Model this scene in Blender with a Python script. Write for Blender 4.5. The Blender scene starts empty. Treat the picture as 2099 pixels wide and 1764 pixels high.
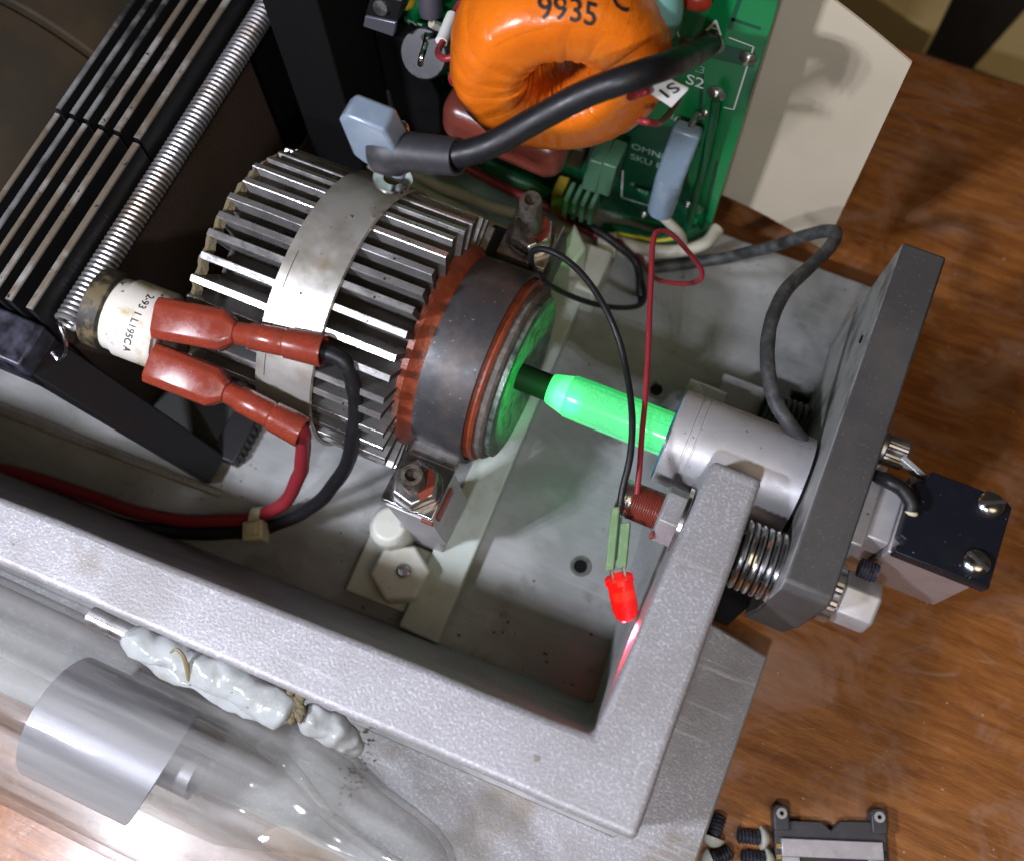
import bpy, bmesh, math, random
import numpy as np
from mathutils import Vector, Matrix
random.seed(7)
S = bpy.context.scene
COL = S.collection
U = 0.001                      # every coordinate below is in millimetres

# ------------------------------------------------------------------ camera
AX = np.array([[0.9166808572445754, 0.39884332510392095, -0.024903975212774196],
               [0.36788916440656017, -0.8665900712217349, -0.3371634784079544],
               [-0.15605694048517493, 0.2999094037871373, -0.9411166669687931]])
H = 230.0
FPX = 2100.0                   # focal length on a picture 2099 wide
cam_d = bpy.data.cameras.new('camera')
cam = bpy.data.objects.new('camera', cam_d); COL.objects.link(cam)
cam_d.sensor_fit = 'HORIZONTAL'; cam_d.sensor_width = 36.0
cam_d.lens = 36.0 * FPX / 2099.0
cam_d.clip_start = 0.005; cam_d.clip_end = 20.0
r3 = Matrix((AX[0], -AX[1], -AX[2])).transposed()
cam.matrix_world = Matrix.Translation((0, 0, H * U)) @ r3.to_4x4()
cam_d.dof.use_dof = True
cam_d.dof.focus_distance = 0.188
cam_d.dof.aperture_fstop = 15.0
S.camera = cam

# ------------------------------------------------------------------ world, lamps, exposure
W = bpy.data.worlds.new('World'); S.world = W; W.use_nodes = True
W.node_tree.nodes['Background'].inputs[0].default_value = (1.0, 0.86, 0.68, 1)
W.node_tree.nodes['Background'].inputs[1].default_value = 0.022
S.view_settings.view_transform = 'Standard'; S.view_settings.look = 'None'
S.view_settings.exposure = 0.12; S.view_settings.gamma = 1.0
S.cycles.use_denoising = True
S.cycles.max_bounces = 10; S.cycles.transparent_max_bounces = 24
S.cycles.caustics_reflective = False; S.cycles.caustics_refractive = False
S.cycles.sample_clamp_indirect = 6.0

def lamp(name, loc, power, size, col, kind='POINT', target=None):
    l = bpy.data.lights.new(name, kind); l.energy = power; l.color = col
    if kind == 'AREA': l.size = size * U; l.shape = 'DISK'
    else: l.shadow_soft_size = size * U
    o = bpy.data.objects.new(name, l); COL.objects.link(o)
    o.location = Vector(loc) * U
    if target is not None:
        o.rotation_euler = (Vector(target) - Vector(loc)).to_track_quat('-Z', 'Y').to_euler()
    return o
# two small clusters of cold white LEDs: a work light on the left, a torch held beside the camera
def cluster(c, n1, n2, p, gap=9.0):
    kx = Vector((0.80, -0.52, 0.28)).normalized(); ky = Vector((0.45, 0.85, 0.30)).normalized()
    for i in range(n1):
        for j in range(n2):
            lamp('work_light_led', Vector(c) + kx * (i - (n1 - 1) / 2) * gap + ky * (j - (n2 - 1) / 2) * gap, p, 2.0, (0.86, 0.88, 1.0))
cluster((-150, -86, 238), 3, 2, 0.45)
cluster((2, -104, 252), 2, 2, 0.27)
# room lamp, warm, far up on the right
lamp('room_lamp', (420, -250, 900), 1.7, 600, (1.0, 0.80, 0.56), 'AREA', (-20, 60, 30))

# ------------------------------------------------------------------ picture -> place
C0 = np.array([0, 0, H])
def _pl(u, v, i, c):
    d = AX.T @ np.array([u - 1049.5, v - 882.0, FPX]); t = (c - C0[i]) / d[i]
    return Vector(C0 + t * d)
def at(u, v, z): return _pl(u, v, 2, z)
def aty(u, v, y): return _pl(u, v, 1, y)
def atx(u, v, x): return _pl(u, v, 0, x)

# ------------------------------------------------------------------ materials
MATS = {}
def M(name, col, rough=0.5, metal=0.0, layers=(), bump=None, emit=None, coat=0.0, trans=0.0, sss=0.0,
      spec=0.5, rvar=0.0, rscale=0.4, bumps=(), aniso=0.0, alpha=1.0):
    """layers: (scale per mm, lo, hi, colour, detail, stretch xyz)  bump(s): (scale per mm, strength, depth mm, detail, stretch)"""
    if name in MATS: return MATS[name]
    m = bpy.data.materials.new(name); m.use_nodes = True; MATS[name] = m
    nt = m.node_tree; N = nt.nodes; L = nt.links
    b = N['Principled BSDF']
    b.inputs['Roughness'].default_value = rough; b.inputs['Metallic'].default_value = metal
    b.inputs['Specular IOR Level'].default_value = spec
    b.inputs['Coat Weight'].default_value = coat; b.inputs['Coat Roughness'].default_value = 0.12
    b.inputs['Transmission Weight'].default_value = trans
    b.inputs['Anisotropic'].default_value = aniso
    b.inputs['Alpha'].default_value = alpha
    if sss:
        b.inputs['Subsurface Weight'].default_value = sss
        b.inputs['Subsurface Radius'].default_value = (1, 1, 1); b.inputs['Subsurface Scale'].default_value = 1.5 * U
    tc = N.new('ShaderNodeTexCoord')
    def noise(scale, detail, st):
        mp = N.new('ShaderNodeMapping'); L.new(tc.outputs['Object'], mp.inputs[0])
        mp.inputs['Scale'].default_value = [s / U for s in st] if st else (1 / U, 1 / U, 1 / U)
        mp.inputs['Location'].default_value = (random.uniform(0, 50), random.uniform(0, 50), random.uniform(0, 50))
        n = N.new('ShaderNodeTexNoise'); n.inputs['Scale'].default_value = scale; n.inputs['Detail'].default_value = detail
        n.inputs['Roughness'].default_value = 0.6
        L.new(mp.outputs[0], n.inputs['Vector']); return n.outputs['Fac']
    cur = None
    for ly in layers:
        sc, lo, hi, c2 = ly[:4]; det = ly[4] if len(ly) > 4 else 3; st = ly[5] if len(ly) > 5 else None
        f = noise(sc, det, st)
        mr = N.new('ShaderNodeMapRange'); mr.inputs[1].default_value = lo; mr.inputs[2].default_value = hi
        L.new(f, mr.inputs[0])
        mx = N.new('ShaderNodeMix'); mx.data_type = 'RGBA'
        L.new(mr.outputs[0], mx.inputs[0])
        if cur is None: mx.inputs[6].default_value = (*col, 1)
        else: L.new(cur, mx.inputs[6])
        mx.inputs[7].default_value = (*c2, 1)
        cur = mx.outputs[2]
    if cur is None: b.inputs['Base Color'].default_value = (*col, 1)
    else: L.new(cur, b.inputs['Base Color'])
    if rvar:
        f = noise(rscale, 4, None)
        mr = N.new('ShaderNodeMapRange'); mr.inputs[1].default_value = 0.3; mr.inputs[2].default_value = 0.7
        mr.inputs[3].default_value = max(0.02, rough - rvar); mr.inputs[4].default_value = min(1, rough + rvar)
        L.new(f, mr.inputs[0]); L.new(mr.outputs[0], b.inputs['Roughness'])
    allb = ([bump] if bump else []) + list(bumps)
    prev = None
    for bp in allb:
        f = noise(bp[0], bp[3] if len(bp) > 3 else 3, bp[4] if len(bp) > 4 else None)
        bn = N.new('ShaderNodeBump'); bn.inputs['Strength'].default_value = bp[1]; bn.inputs['Distance'].default_value = bp[2] * U
        L.new(f, bn.inputs['Height'])
        if prev: L.new(prev, bn.inputs['Normal'])
        prev = bn.outputs[0]
    if prev: L.new(prev, b.inputs['Normal'])
    if emit:
        b.inputs['Emission Color'].default_value = (*emit[0], 1); b.inputs['Emission Strength'].default_value = emit[1]
    return m

cast_alu = M('cast_aluminium', (0.37, 0.365, 0.385), 0.52, 0.35,
             layers=((1.9, 0.52, 0.66, (0.54, 0.53, 0.555), 2), (0.05, 0.45, 0.7, (0.30, 0.29, 0.29), 3), (0.035, 0.60, 0.74, (0.25, 0.215, 0.165), 5), (0.35, 0.71, 0.77, (0.24, 0.22, 0.19), 4), (0.5, 0.62, 0.72, (0.50, 0.50, 0.52), 3, (0.06, 1.4, 1))),
             bump=(1.9, 0.55, 0.16, 2), bumps=((5.0, 0.3, 0.05, 2),))
floor_alu = M('stained_aluminium_floor', (0.34, 0.35, 0.345), 0.42, 0.35,
              layers=((0.045, 0.44, 0.60, (0.46, 0.475, 0.475), 6, (1, 1.7, 1)), (0.07, 0.56, 0.74, (0.19, 0.195, 0.17), 5), (0.6, 0.5, 0.8, (0.40, 0.41, 0.41), 3, (0.08, 1.6, 1)), (0.6, 0.745, 0.765, (0.05, 0.045, 0.04), 2)),
              bump=(0.5, 0.2, 0.12, 4), bumps=((1.2, 0.2, 0.05, 3, (0.06, 2.0, 1)),), rvar=0.12, rscale=0.1)
steel = M('worn_steel', (0.52, 0.51, 0.50), 0.30, 0.95, layers=((0.25, 0.5, 0.75, (0.34, 0.32, 0.30), 4),), bump=(2.5, 0.15, 0.05, 3), rvar=0.12)
bright_steel = M('bright_plated_steel', (0.66, 0.66, 0.67), 0.20, 1.0, layers=((0.4, 0.55, 0.75, (0.42, 0.40, 0.38), 3),), rvar=0.08)
fin_alu = M('extruded_aluminium_fin', (0.60, 0.59, 0.58), 0.34, 0.85, layers=((0.5, 0.5, 0.8, (0.44, 0.42, 0.40), 4, (0.15, 3, 3)), (0.8, 0.70, 0.74, (0.10, 0.08, 0.06), 2)),
            bump=(3.0, 0.35, 0.06, 3, (0.05, 1.5, 1.5)), rvar=0.1)
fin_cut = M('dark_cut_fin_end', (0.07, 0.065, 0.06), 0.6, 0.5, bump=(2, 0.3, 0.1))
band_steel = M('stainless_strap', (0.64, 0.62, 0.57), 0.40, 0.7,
               layers=((0.10, 0.5, 0.72, (0.44, 0.39, 0.30), 4), (0.055, 0.66, 0.74, (0.44, 0.34, 0.22), 3), (0.9, 0.73, 0.76, (0.12, 0.10, 0.08), 2)), bump=(3.5, 0.25, 0.03, 3), rvar=0.1, rscale=0.2)  # small tan patches paint in the orange toroid's reflection
ring_grey = M('dull_grey_clamp_steel', (0.075, 0.075, 0.08), 0.48, 0.55,
              layers=((0.12, 0.5, 0.72, (0.13, 0.11, 0.10), 4), (1.0, 0.69, 0.73, (0.25, 0.24, 0.23), 2)), bump=(3.0, 0.25, 0.05, 3), rvar=0.1)
sealant = M('orange_brown_silicone', (0.25, 0.052, 0.02), 0.42, 0, layers=((0.3, 0.45, 0.7, (0.14, 0.03, 0.015), 3),), bump=(0.6, 0.5, 0.4, 3))
rubber = M('aged_rubber', (0.10, 0.085, 0.075), 0.7, 0, layers=((0.5, 0.5, 0.7, (0.19, 0.17, 0.15), 4),), bump=(1.2, 0.5, 0.3, 4))
cap_metal = M('mirror_seat_metal', (0.16, 0.22, 0.18), 0.34, 0.35, bump=(1.0, 0.6, 0.3, 4), layers=((0.5, 0.42, 0.66, (0.04, 0.06, 0.05), 4),))
stem_dark = M('dark_glass_stem', (0.008, 0.012, 0.008), 0.55, 0.0, spec=0.15)
nylon = M('milky_nylon', (0.60, 0.62, 0.56), 0.42, 0, sss=0.25, layers=((0.15, 0.5, 0.75, (0.50, 0.50, 0.42), 4), (1.1, 0.72, 0.75, (0.2, 0.19, 0.15), 2)), bump=(1.5, 0.12, 0.08, 3))
nylon_grey = M('greyed_nylon_bar', (0.50, 0.56, 0.52), 0.45, 0, sss=0.15, layers=((0.1, 0.5, 0.75, (0.33, 0.36, 0.31), 4), (1.1, 0.72, 0.75, (0.15, 0.14, 0.1), 2)), bump=(1.0, 0.15, 0.08, 3))
machined = M('machined_aluminium', (0.52, 0.515, 0.53), 0.45, 0.45, layers=((0.2, 0.5, 0.75, (0.45, 0.44, 0.44), 4), (0.9, 0.71, 0.74, (0.2, 0.19, 0.17), 2)), bump=(2.0, 0.2, 0.05, 4), rvar=0.08)
anod = M('dusty_dark_anodised_plate', (0.072, 0.069, 0.070), 0.55, 0.2,
         layers=((0.06, 0.45, 0.7, (0.105, 0.097, 0.092), 4), (1.6, 0.62, 0.72, (0.15, 0.14, 0.135), 3), (1.0, 0.755, 0.775, (0.45, 0.43, 0.40), 2)), bump=(2.0, 0.3, 0.06, 4))
anod_face = M('pale_grey_plate_face', (0.36, 0.365, 0.355), 0.5, 0.3, layers=((0.07, 0.48, 0.66, (0.10, 0.10, 0.10), 4), (0.6, 0.6, 0.75, (0.32, 0.32, 0.31), 4)), bump=(1.5, 0.2, 0.06, 4))  # left face of the plate, paler than its other faces
blk_metal = M('black_anodised_bracket', (0.012, 0.012, 0.016), 0.42, 0.2, layers=((0.25, 0.40, 0.70, (0.075, 0.075, 0.11), 2), (0.9, 0.62, 0.68, (0.02, 0.02, 0.025), 3)), bump=(1.0, 0.25, 0.08, 3), rvar=0.1)
slat_black = M('black_anodised_slat', (0.008, 0.008, 0.009), 0.5, 0.3)
slat_edge = M('worn_tan_shaded_slat_edge', (0.24, 0.20, 0.15), 0.5, 0.5, layers=((0.06, 0.48, 0.58, (0.48, 0.46, 0.44), 3), (0.25, 0.5, 0.66, (0.20, 0.165, 0.12), 4), (0.6, 0.66, 0.71, (0.03, 0.025, 0.02), 3)), bump=(1.5, 0.4, 0.1, 3))  # silver and dark banding paints in shadows along with the wear
slat_edge_b = M('silvery_slat_edge', (0.42, 0.43, 0.44), 0.4, 0.6, layers=((0.05, 0.46, 0.56, (0.06, 0.06, 0.06), 3), (0.25, 0.5, 0.66, (0.28, 0.27, 0.25), 4)), bump=(1.5, 0.4, 0.1, 3))  # dark bands put shadows into the silver colour
duct_brown = M('brown_duct_paint', (0.085, 0.056, 0.040), 0.6, 0.2, layers=((0.04, 0.45, 0.7, (0.07, 0.045, 0.026), 4), (1.5, 0.5, 0.75, (0.03, 0.022, 0.016), 3)), bump=(1.0, 0.3, 0.1, 3))
blk = M('black_plastic', (0.010, 0.010, 0.011), 0.45, 0)
blk_paint = M('matt_black_panel', (0.005, 0.005, 0.005), 0.85, 0, spec=0.15)
spring_steel = M('spring_wire', (0.50, 0.49, 0.50), 0.40, 0.85, layers=((0.08, 0.48, 0.62, (0.36, 0.30, 0.25), 3),), rvar=0.08)
red_nylon = M('translucent_red_insulator', (0.34, 0.055, 0.028), 0.26, 0, sss=0.3, trans=0.3, layers=((0.25, 0.5, 0.75, (0.26, 0.055, 0.035), 3),), bump=(2.2, 0.18, 0.06, 3), rvar=0.12)
blue_nylon = M('translucent_blue_insulator', (0.33, 0.43, 0.55), 0.20, 0, sss=0.25, trans=0.4, layers=((0.2, 0.5, 0.75, (0.42, 0.51, 0.60), 3),), bump=(1.0, 0.12, 0.08, 3))
ceramic = M('white_ceramic', (0.72, 0.69, 0.62), 0.38, 0, layers=((0.16, 0.55, 0.66, (0.50, 0.42, 0.24), 4), (0.4, 0.62, 0.68, (0.06, 0.05, 0.03), 4)), bump=(1.0, 0.1, 0.05))
ceramic_dirty = M('sooty_ceramic', (0.13, 0.10, 0.05), 0.6, 0, layers=((0.25, 0.38, 0.5, (0.022, 0.019, 0.014), 4),), bump=(1.0, 0.2, 0.1))
red_wire = M('red_wire_insulation', (0.27, 0.022, 0.032), 0.38, 0, layers=((0.12, 0.5, 0.75, (0.20, 0.02, 0.028), 4), (1.8, 0.62, 0.75, (0.30, 0.06, 0.06), 2)), bump=(1.5, 0.12, 0.06))
blk_wire = M('black_wire_insulation', (0.010, 0.010, 0.012), 0.45, 0, spec=0.4, layers=((0.9, 0.58, 0.78, (0.032, 0.031, 0.030), 4),), bump=(1.5, 0.2, 0.06), rvar=0.1)
dusty_wire = M('dusty_black_wire', (0.035, 0.036, 0.038), 0.55, 0, layers=((0.35, 0.45, 0.7, (0.10, 0.10, 0.095), 4),), bump=(2.0, 0.3, 0.06))
shrink = M('grey_black_heat_shrink', (0.026, 0.026, 0.03), 0.5, 0, layers=((0.5, 0.5, 0.75, (0.05, 0.048, 0.05), 4),), bump=(0.8, 0.2, 0.15, 3))
white_wire = M('off_white_wire', (0.52, 0.50, 0.42), 0.42, 0, layers=((0.2, 0.5, 0.75, (0.36, 0.34, 0.26), 4),))
green_wire = M('green_wire', (0.008, 0.09, 0.035), 0.38, 0)
yellow_paint = M('yellow_stripe', (0.62, 0.52, 0.05), 0.4, 0)
tape_o = M('orange_polyester_tape', (0.78, 0.175, 0.008), 0.27, 0, coat=0.25, layers=((0.10, 0.45, 0.7, (0.68, 0.14, 0.007), 4),), bump=(0.45, 0.5, 0.4, 6), rvar=0.1)
pcb_green = M('green_circuit_board', (0.006, 0.20, 0.055), 0.30, 0, coat=0.3, layers=((0.028, 0.50, 0.53, (0.006, 0.085, 0.033), 1),), bump=(1.2, 0.08, 0.06))
pcb_trace = M('dark_green_copper_trace', (0.006, 0.075, 0.035), 0.35, 0, coat=0.2)
silk = M('white_silkscreen', (0.80, 0.82, 0.78), 0.6, 0)
solder = M('solder', (0.48, 0.48, 0.45), 0.30, 0.9, layers=((0.8, 0.5, 0.7, (0.25, 0.19, 0.12), 3),), bump=(1.5, 0.4, 0.2))
film_brown = M('red_brown_epoxy', (0.19, 0.042, 0.028), 0.30, 0, coat=0.05, layers=((0.2, 0.5, 0.75, (0.18, 0.045, 0.032), 3),), bump=(0.9, 0.12, 0.12, 3))
teal = M('teal_epoxy', (0.13, 0.30, 0.26), 0.35, 0)
red_blob = M('red_varistor', (0.40, 0.04, 0.02), 0.3, 0)
paper = M('fish_paper_sheet', (0.62, 0.54, 0.41), 0.55, 0, layers=((0.03, 0.45, 0.7, (0.56, 0.485, 0.365), 3), (1.2, 0.74, 0.77, (0.62, 0.60, 0.55), 2)), bump=(1.2, 0.08, 0.05, 3))
white_tag = M('white_marker_sleeve', (0.78, 0.78, 0.76), 0.5, 0)
ink = M('black_ink', (0.012, 0.012, 0.014), 0.5, 0)
tie_nylon = M('yellowed_cable_tie', (0.60, 0.59, 0.40), 0.35, 0, sss=0.3, bump=(1.2, 0.15, 0.1))
conn_green = M('dusty_green_connector', (0.13, 0.24, 0.10), 0.5, 0, layers=((0.5, 0.5, 0.7, (0.24, 0.30, 0.18), 4),), bump=(1.5, 0.3, 0.1))
pale_green = M('pale_green_terminal', (0.06, 0.14, 0.08), 0.4, 0)
thread_red = M('red_lacquered_thread', (0.20, 0.04, 0.025), 0.38, 0.1, layers=((0.4, 0.5, 0.75, (0.14, 0.03, 0.02), 3),))
thread_dark = M('dirty_stud', (0.14, 0.125, 0.10), 0.5, 0.6, layers=((0.7, 0.45, 0.65, (0.06, 0.05, 0.035), 4), (0.5, 0.62, 0.7, (0.19, 0.06, 0.04), 2)), bump=(1.5, 0.5, 0.2))
lacquer = M('red_thread_lacquer', (0.22, 0.045, 0.025), 0.4, 0, bump=(1.0, 0.4, 0.2))
led_red = M('lit_red_led_lens', (0.85, 0.012, 0.010), 0.16, 0, emit=((1.0, 0.012, 0.006), 0.16), trans=0.45, coat=0.3, bump=(1.2, 0.15, 0.1))
navy_cover = M('black_blue_cover', (0.007, 0.008, 0.014), 0.42, 0, spec=0.3, layers=((1.6, 0.745, 0.765, (0.40, 0.40, 0.40), 2), (0.3, 0.5, 0.8, (0.012, 0.013, 0.018), 4)), bump=(1.5, 0.15, 0.05))
pink_alu = M('sensor_body_aluminium', (0.50, 0.44, 0.44), 0.4, 0.6, layers=((0.2, 0.5, 0.75, (0.42, 0.36, 0.36), 3),))
silver_cover = M('brushed_silver_frame', (0.56, 0.56, 0.64), 0.36, 0.6, layers=((0.5, 0.5, 0.7, (0.64, 0.64, 0.72), 3),), rvar=0.1)
carrier_black = M('grey_black_ceramic_carrier', (0.055, 0.054, 0.062), 0.42, 0.1, layers=((0.3, 0.5, 0.75, (0.075, 0.072, 0.08), 3),))
gold = M('gold_contacts', (0.75, 0.60, 0.22), 0.25, 1.0)
silicone = M('translucent_silicone_bead', (0.62, 0.66, 0.66), 0.22, 0, sss=0.3, trans=0.3, layers=((0.25, 0.5, 0.75, (0.46, 0.47, 0.43), 4), (0.8, 0.69, 0.73, (0.2, 0.17, 0.1), 3)), bump=(0.35, 0.3, 0.5, 3))
dirt = M('brown_dirt', (0.17, 0.14, 0.08), 0.9, 0, bump=(1.5, 0.8, 0.4, 4))
cathode = M('satin_aluminium_cathode', (0.27, 0.265, 0.285), 0.50, 0.6, layers=((0.1, 0.5, 0.75, (0.22, 0.215, 0.23), 4, (0.3, 2, 2)),), bump=(2.0, 0.15, 0.03, 3, (0.1, 2, 2)))
tan_card = M('tan_cardboard', (0.74, 0.58, 0.27), 0.7, 0, layers=((0.02, 0.45, 0.7, (0.82, 0.67, 0.36), 4),))
floor_dark = M('dark_floor_material', (0.05, 0.047, 0.05), 0.6, 0, layers=((0.008, 0.5, 0.7, (0.11, 0.105, 0.12), 4),))

def wood_material():
    m = bpy.data.materials.new('varnished_wood'); m.use_nodes = True
    nt = m.node_tree; N = nt.nodes; L = nt.links; b = N['Principled BSDF']
    tc = N.new('ShaderNodeTexCoord')
    def mapping(sc, rot=0.0, loc=(0, 0, 0)):
        mp = N.new('ShaderNodeMapping'); L.new(tc.outputs['Object'], mp.inputs[0])
        mp.inputs['Scale'].default_value = [s / U for s in sc]; mp.inputs['Rotation'].default_value = (0, 0, math.radians(rot))
        mp.inputs['Location'].default_value = loc
        return mp.outputs[0]
    def noise(vec, scale, det=4, rough=0.6, dist=0.0):
        n = N.new('ShaderNodeTexNoise'); n.inputs['Scale'].default_value = scale; n.inputs['Detail'].default_value = det
        n.inputs['Roughness'].default_value = rough; n.inputs['Distortion'].default_value = dist
        L.new(vec, n.inputs['Vector']); return n.outputs['Fac']
    def ramp(f, stops):
        r = N.new('ShaderNodeValToRGB'); e = r.color_ramp.elements
        e[0].position, e[0].color = stops[0][0], (*stops[0][1], 1); e[1].position, e[1].color = stops[-1][0], (*stops[-1][1], 1)
        for p, c in stops[1:-1]:
            x = e.new(p); x.color = (*c, 1)
        L.new(f, r.inputs[0]); return r.outputs[0]
    def rng(f, lo, hi, a=0.0, bb=1.0):
        r = N.new('ShaderNodeMapRange'); r.inputs[1].default_value = lo; r.inputs[2].default_value = hi
        r.inputs[3].default_value = a; r.inputs[4].default_value = bb; L.new(f, r.inputs[0]); return r.outputs[0]
    def mix(f, a, c):
        x = N.new('ShaderNodeMix'); x.data_type = 'RGBA'; L.new(f, x.inputs[0]); L.new(a, x.inputs[6])
        if isinstance(c, tuple): x.inputs[7].default_value = (*c, 1)
        else: L.new(c, x.inputs[7])
        return x.outputs[2]
    grain = noise(mapping((0.05, 0.42, 0.3), 4), 1.0, 7, 0.7, 0.5)
    col = ramp(grain, [(0.25, (0.15, 0.050, 0.013)), (0.44, (0.26, 0.090, 0.022)), (0.56, (0.35, 0.130, 0.033)), (0.78, (0.48, 0.21, 0.060))])
    fine = noise(mapping((0.16, 2.2, 1.0), 4), 1.0, 4, 0.6)
    col = mix(rng(fine, 0.55, 0.75, 0, 0.45), col, (0.12, 0.036, 0.008))
    flakes = noise(mapping((0.16, 0.9, 1), 2, (9, 3, 0)), 1.0, 3, 0.55)
    fm = noise(mapping((0.03, 0.03, 0.03), 0, (4, 8, 0)), 1.0, 2)
    mul = N.new('ShaderNodeMath'); mul.operation = 'MULTIPLY'
    L.new(rng(flakes, 0.66, 0.72), mul.inputs[0]); L.new(rng(fm, 0.48, 0.6), mul.inputs[1])
    col = mix(mul.outputs[0], col, (0.46, 0.26, 0.09))
    scuff = noise(mapping((0.045, 0.06, 0.05), 30), 1.0, 6, 0.7, 0.8)
    col = mix(rng(scuff, 0.50, 0.70, 0, 0.62), col, (0.44, 0.27, 0.19))
    for rot, lo, seed in ((50, 0.0, 2), (-20, 0.0, 7), (68, 0.0, 13)):
        v = N.new('ShaderNodeTexVoronoi'); v.feature = 'DISTANCE_TO_EDGE'; v.inputs['Scale'].default_value = 1.0
        mv = mapping((0.012, 0.045, 0.03), rot, (seed, seed * 2, 0))
        nz = N.new('ShaderNodeTexNoise'); nz.inputs['Scale'].default_value = 1.3; nz.inputs['Detail'].default_value = 2; L.new(mv, nz.inputs[0])
        va = N.new('ShaderNodeVectorMath'); va.operation = 'MULTIPLY_ADD'; va.inputs[1].default_value = (0.9, 0.9, 0.9); L.new(nz.outputs['Color'], va.inputs[0]); L.new(mv, va.inputs[2])
        L.new(va.outputs[0], v.inputs['Vector'])
        brk = noise(mapping((0.05, 0.05, 0.05), 0, (seed, 0, 0)), 1.0, 3)
        mm = N.new('ShaderNodeMath'); mm.operation = 'MULTIPLY'
        L.new(rng(v.outputs['Distance'], 0.012, 0.0), mm.inputs[0]); L.new(rng(brk, 0.56, 0.66, 0, 0.45), mm.inputs[1])
        col = mix(mm.outputs[0], col, (0.42, 0.28, 0.20))
    dust = noise(mapping((0.8, 0.8, 0.8)), 1.0, 1)
    col = mix(rng(dust, 0.765, 0.785), col, (0.6, 0.52, 0.45))
    L.new(col, b.inputs['Base Color'])
    L.new(rng(scuff, 0.35, 0.7, 0.20, 0.5), b.inputs['Roughness'])
    b.inputs['Coat Weight'].default_value = 0.4; b.inputs['Coat Roughness'].default_value = 0.18
    bn = N.new('ShaderNodeBump'); bn.inputs['Strength'].default_value = 0.3; bn.inputs['Distance'].default_value = 0.25 * U
    L.new(fine, bn.inputs['Height']); bn2 = N.new('ShaderNodeBump'); bn2.inputs['Strength'].default_value = 0.25; bn2.inputs['Distance'].default_value = 1.0 * U
    L.new(scuff, bn2.inputs['Height']); L.new(bn.outputs[0], bn2.inputs['Normal']); L.new(bn2.outputs[0], b.inputs['Normal'])
    return m
wood = wood_material()

def rod_material():
    m = M('green_lit_glass_bore', (0.14, 0.42, 0.24), 0.18, 0, coat=0.6, emit=((0.0, 0.80, 0.13), 0.66))
    nt = m.node_tree; N = nt.nodes; L = nt.links; b = N['Principled BSDF']
    tc = N.new('ShaderNodeTexCoord')
    mp = N.new('ShaderNodeMapping'); mp.inputs['Scale'].default_value = (1.7 / U, 1.7 / U, 1.7 / U); L.new(tc.outputs['Object'], mp.inputs[0])
    n = N.new('ShaderNodeTexNoise'); n.inputs['Scale'].default_value = 1.0; n.inputs['Detail'].default_value = 2; L.new(mp.outputs[0], n.inputs[0])
    mp2 = N.new('ShaderNodeMapping'); mp2.inputs['Scale'].default_value = (0.02 / U, 0.9 / U, 0.9 / U); L.new(tc.outputs['Object'], mp2.inputs[0])
    n2 = N.new('ShaderNodeTexNoise'); n2.inputs['Scale'].default_value = 1.0; n2.inputs['Detail'].default_value = 4; L.new(mp2.outputs[0], n2.inputs[0])
    mp3 = N.new('ShaderNodeMapping'); mp3.inputs['Scale'].default_value = (0.10 / U, 0.10 / U, 0.10 / U); L.new(tc.outputs['Object'], mp3.inputs[0])
    n3 = N.new('ShaderNodeTexNoise'); n3.inputs['Scale'].default_value = 1.0; L.new(mp3.outputs[0], n3.inputs[0])
    def cr(f, lo, hi, c1, c2):
        r = N.new('ShaderNodeMapRange'); r.inputs[1].default_value = lo; r.inputs[2].default_value = hi; L.new(f, r.inputs[0])
        x = N.new('ShaderNodeMix'); x.data_type = 'RGBA'; L.new(r.outputs[0], x.inputs[0])
        for k, c in ((6, c1), (7, c2)):
            if isinstance(c, tuple): x.inputs[k].default_value = (*c, 1)
            else: L.new(c, x.inputs[k])
        return x.outputs[2]
    c = cr(n.outputs['Fac'], 0.35, 0.65, (0.0, 0.74, 0.10), (0.012, 0.98, 0.17))
    c = cr(n2.outputs['Fac'], 0.52, 0.66, c, (0.0, 0.40, 0.08))
    c = cr(n3.outputs['Fac'], 0.46, 0.66, c, (0.045, 0.52, 0.19))
    L.new(c, b.inputs['Emission Color'])
    return m
rod_green = rod_material()

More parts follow.
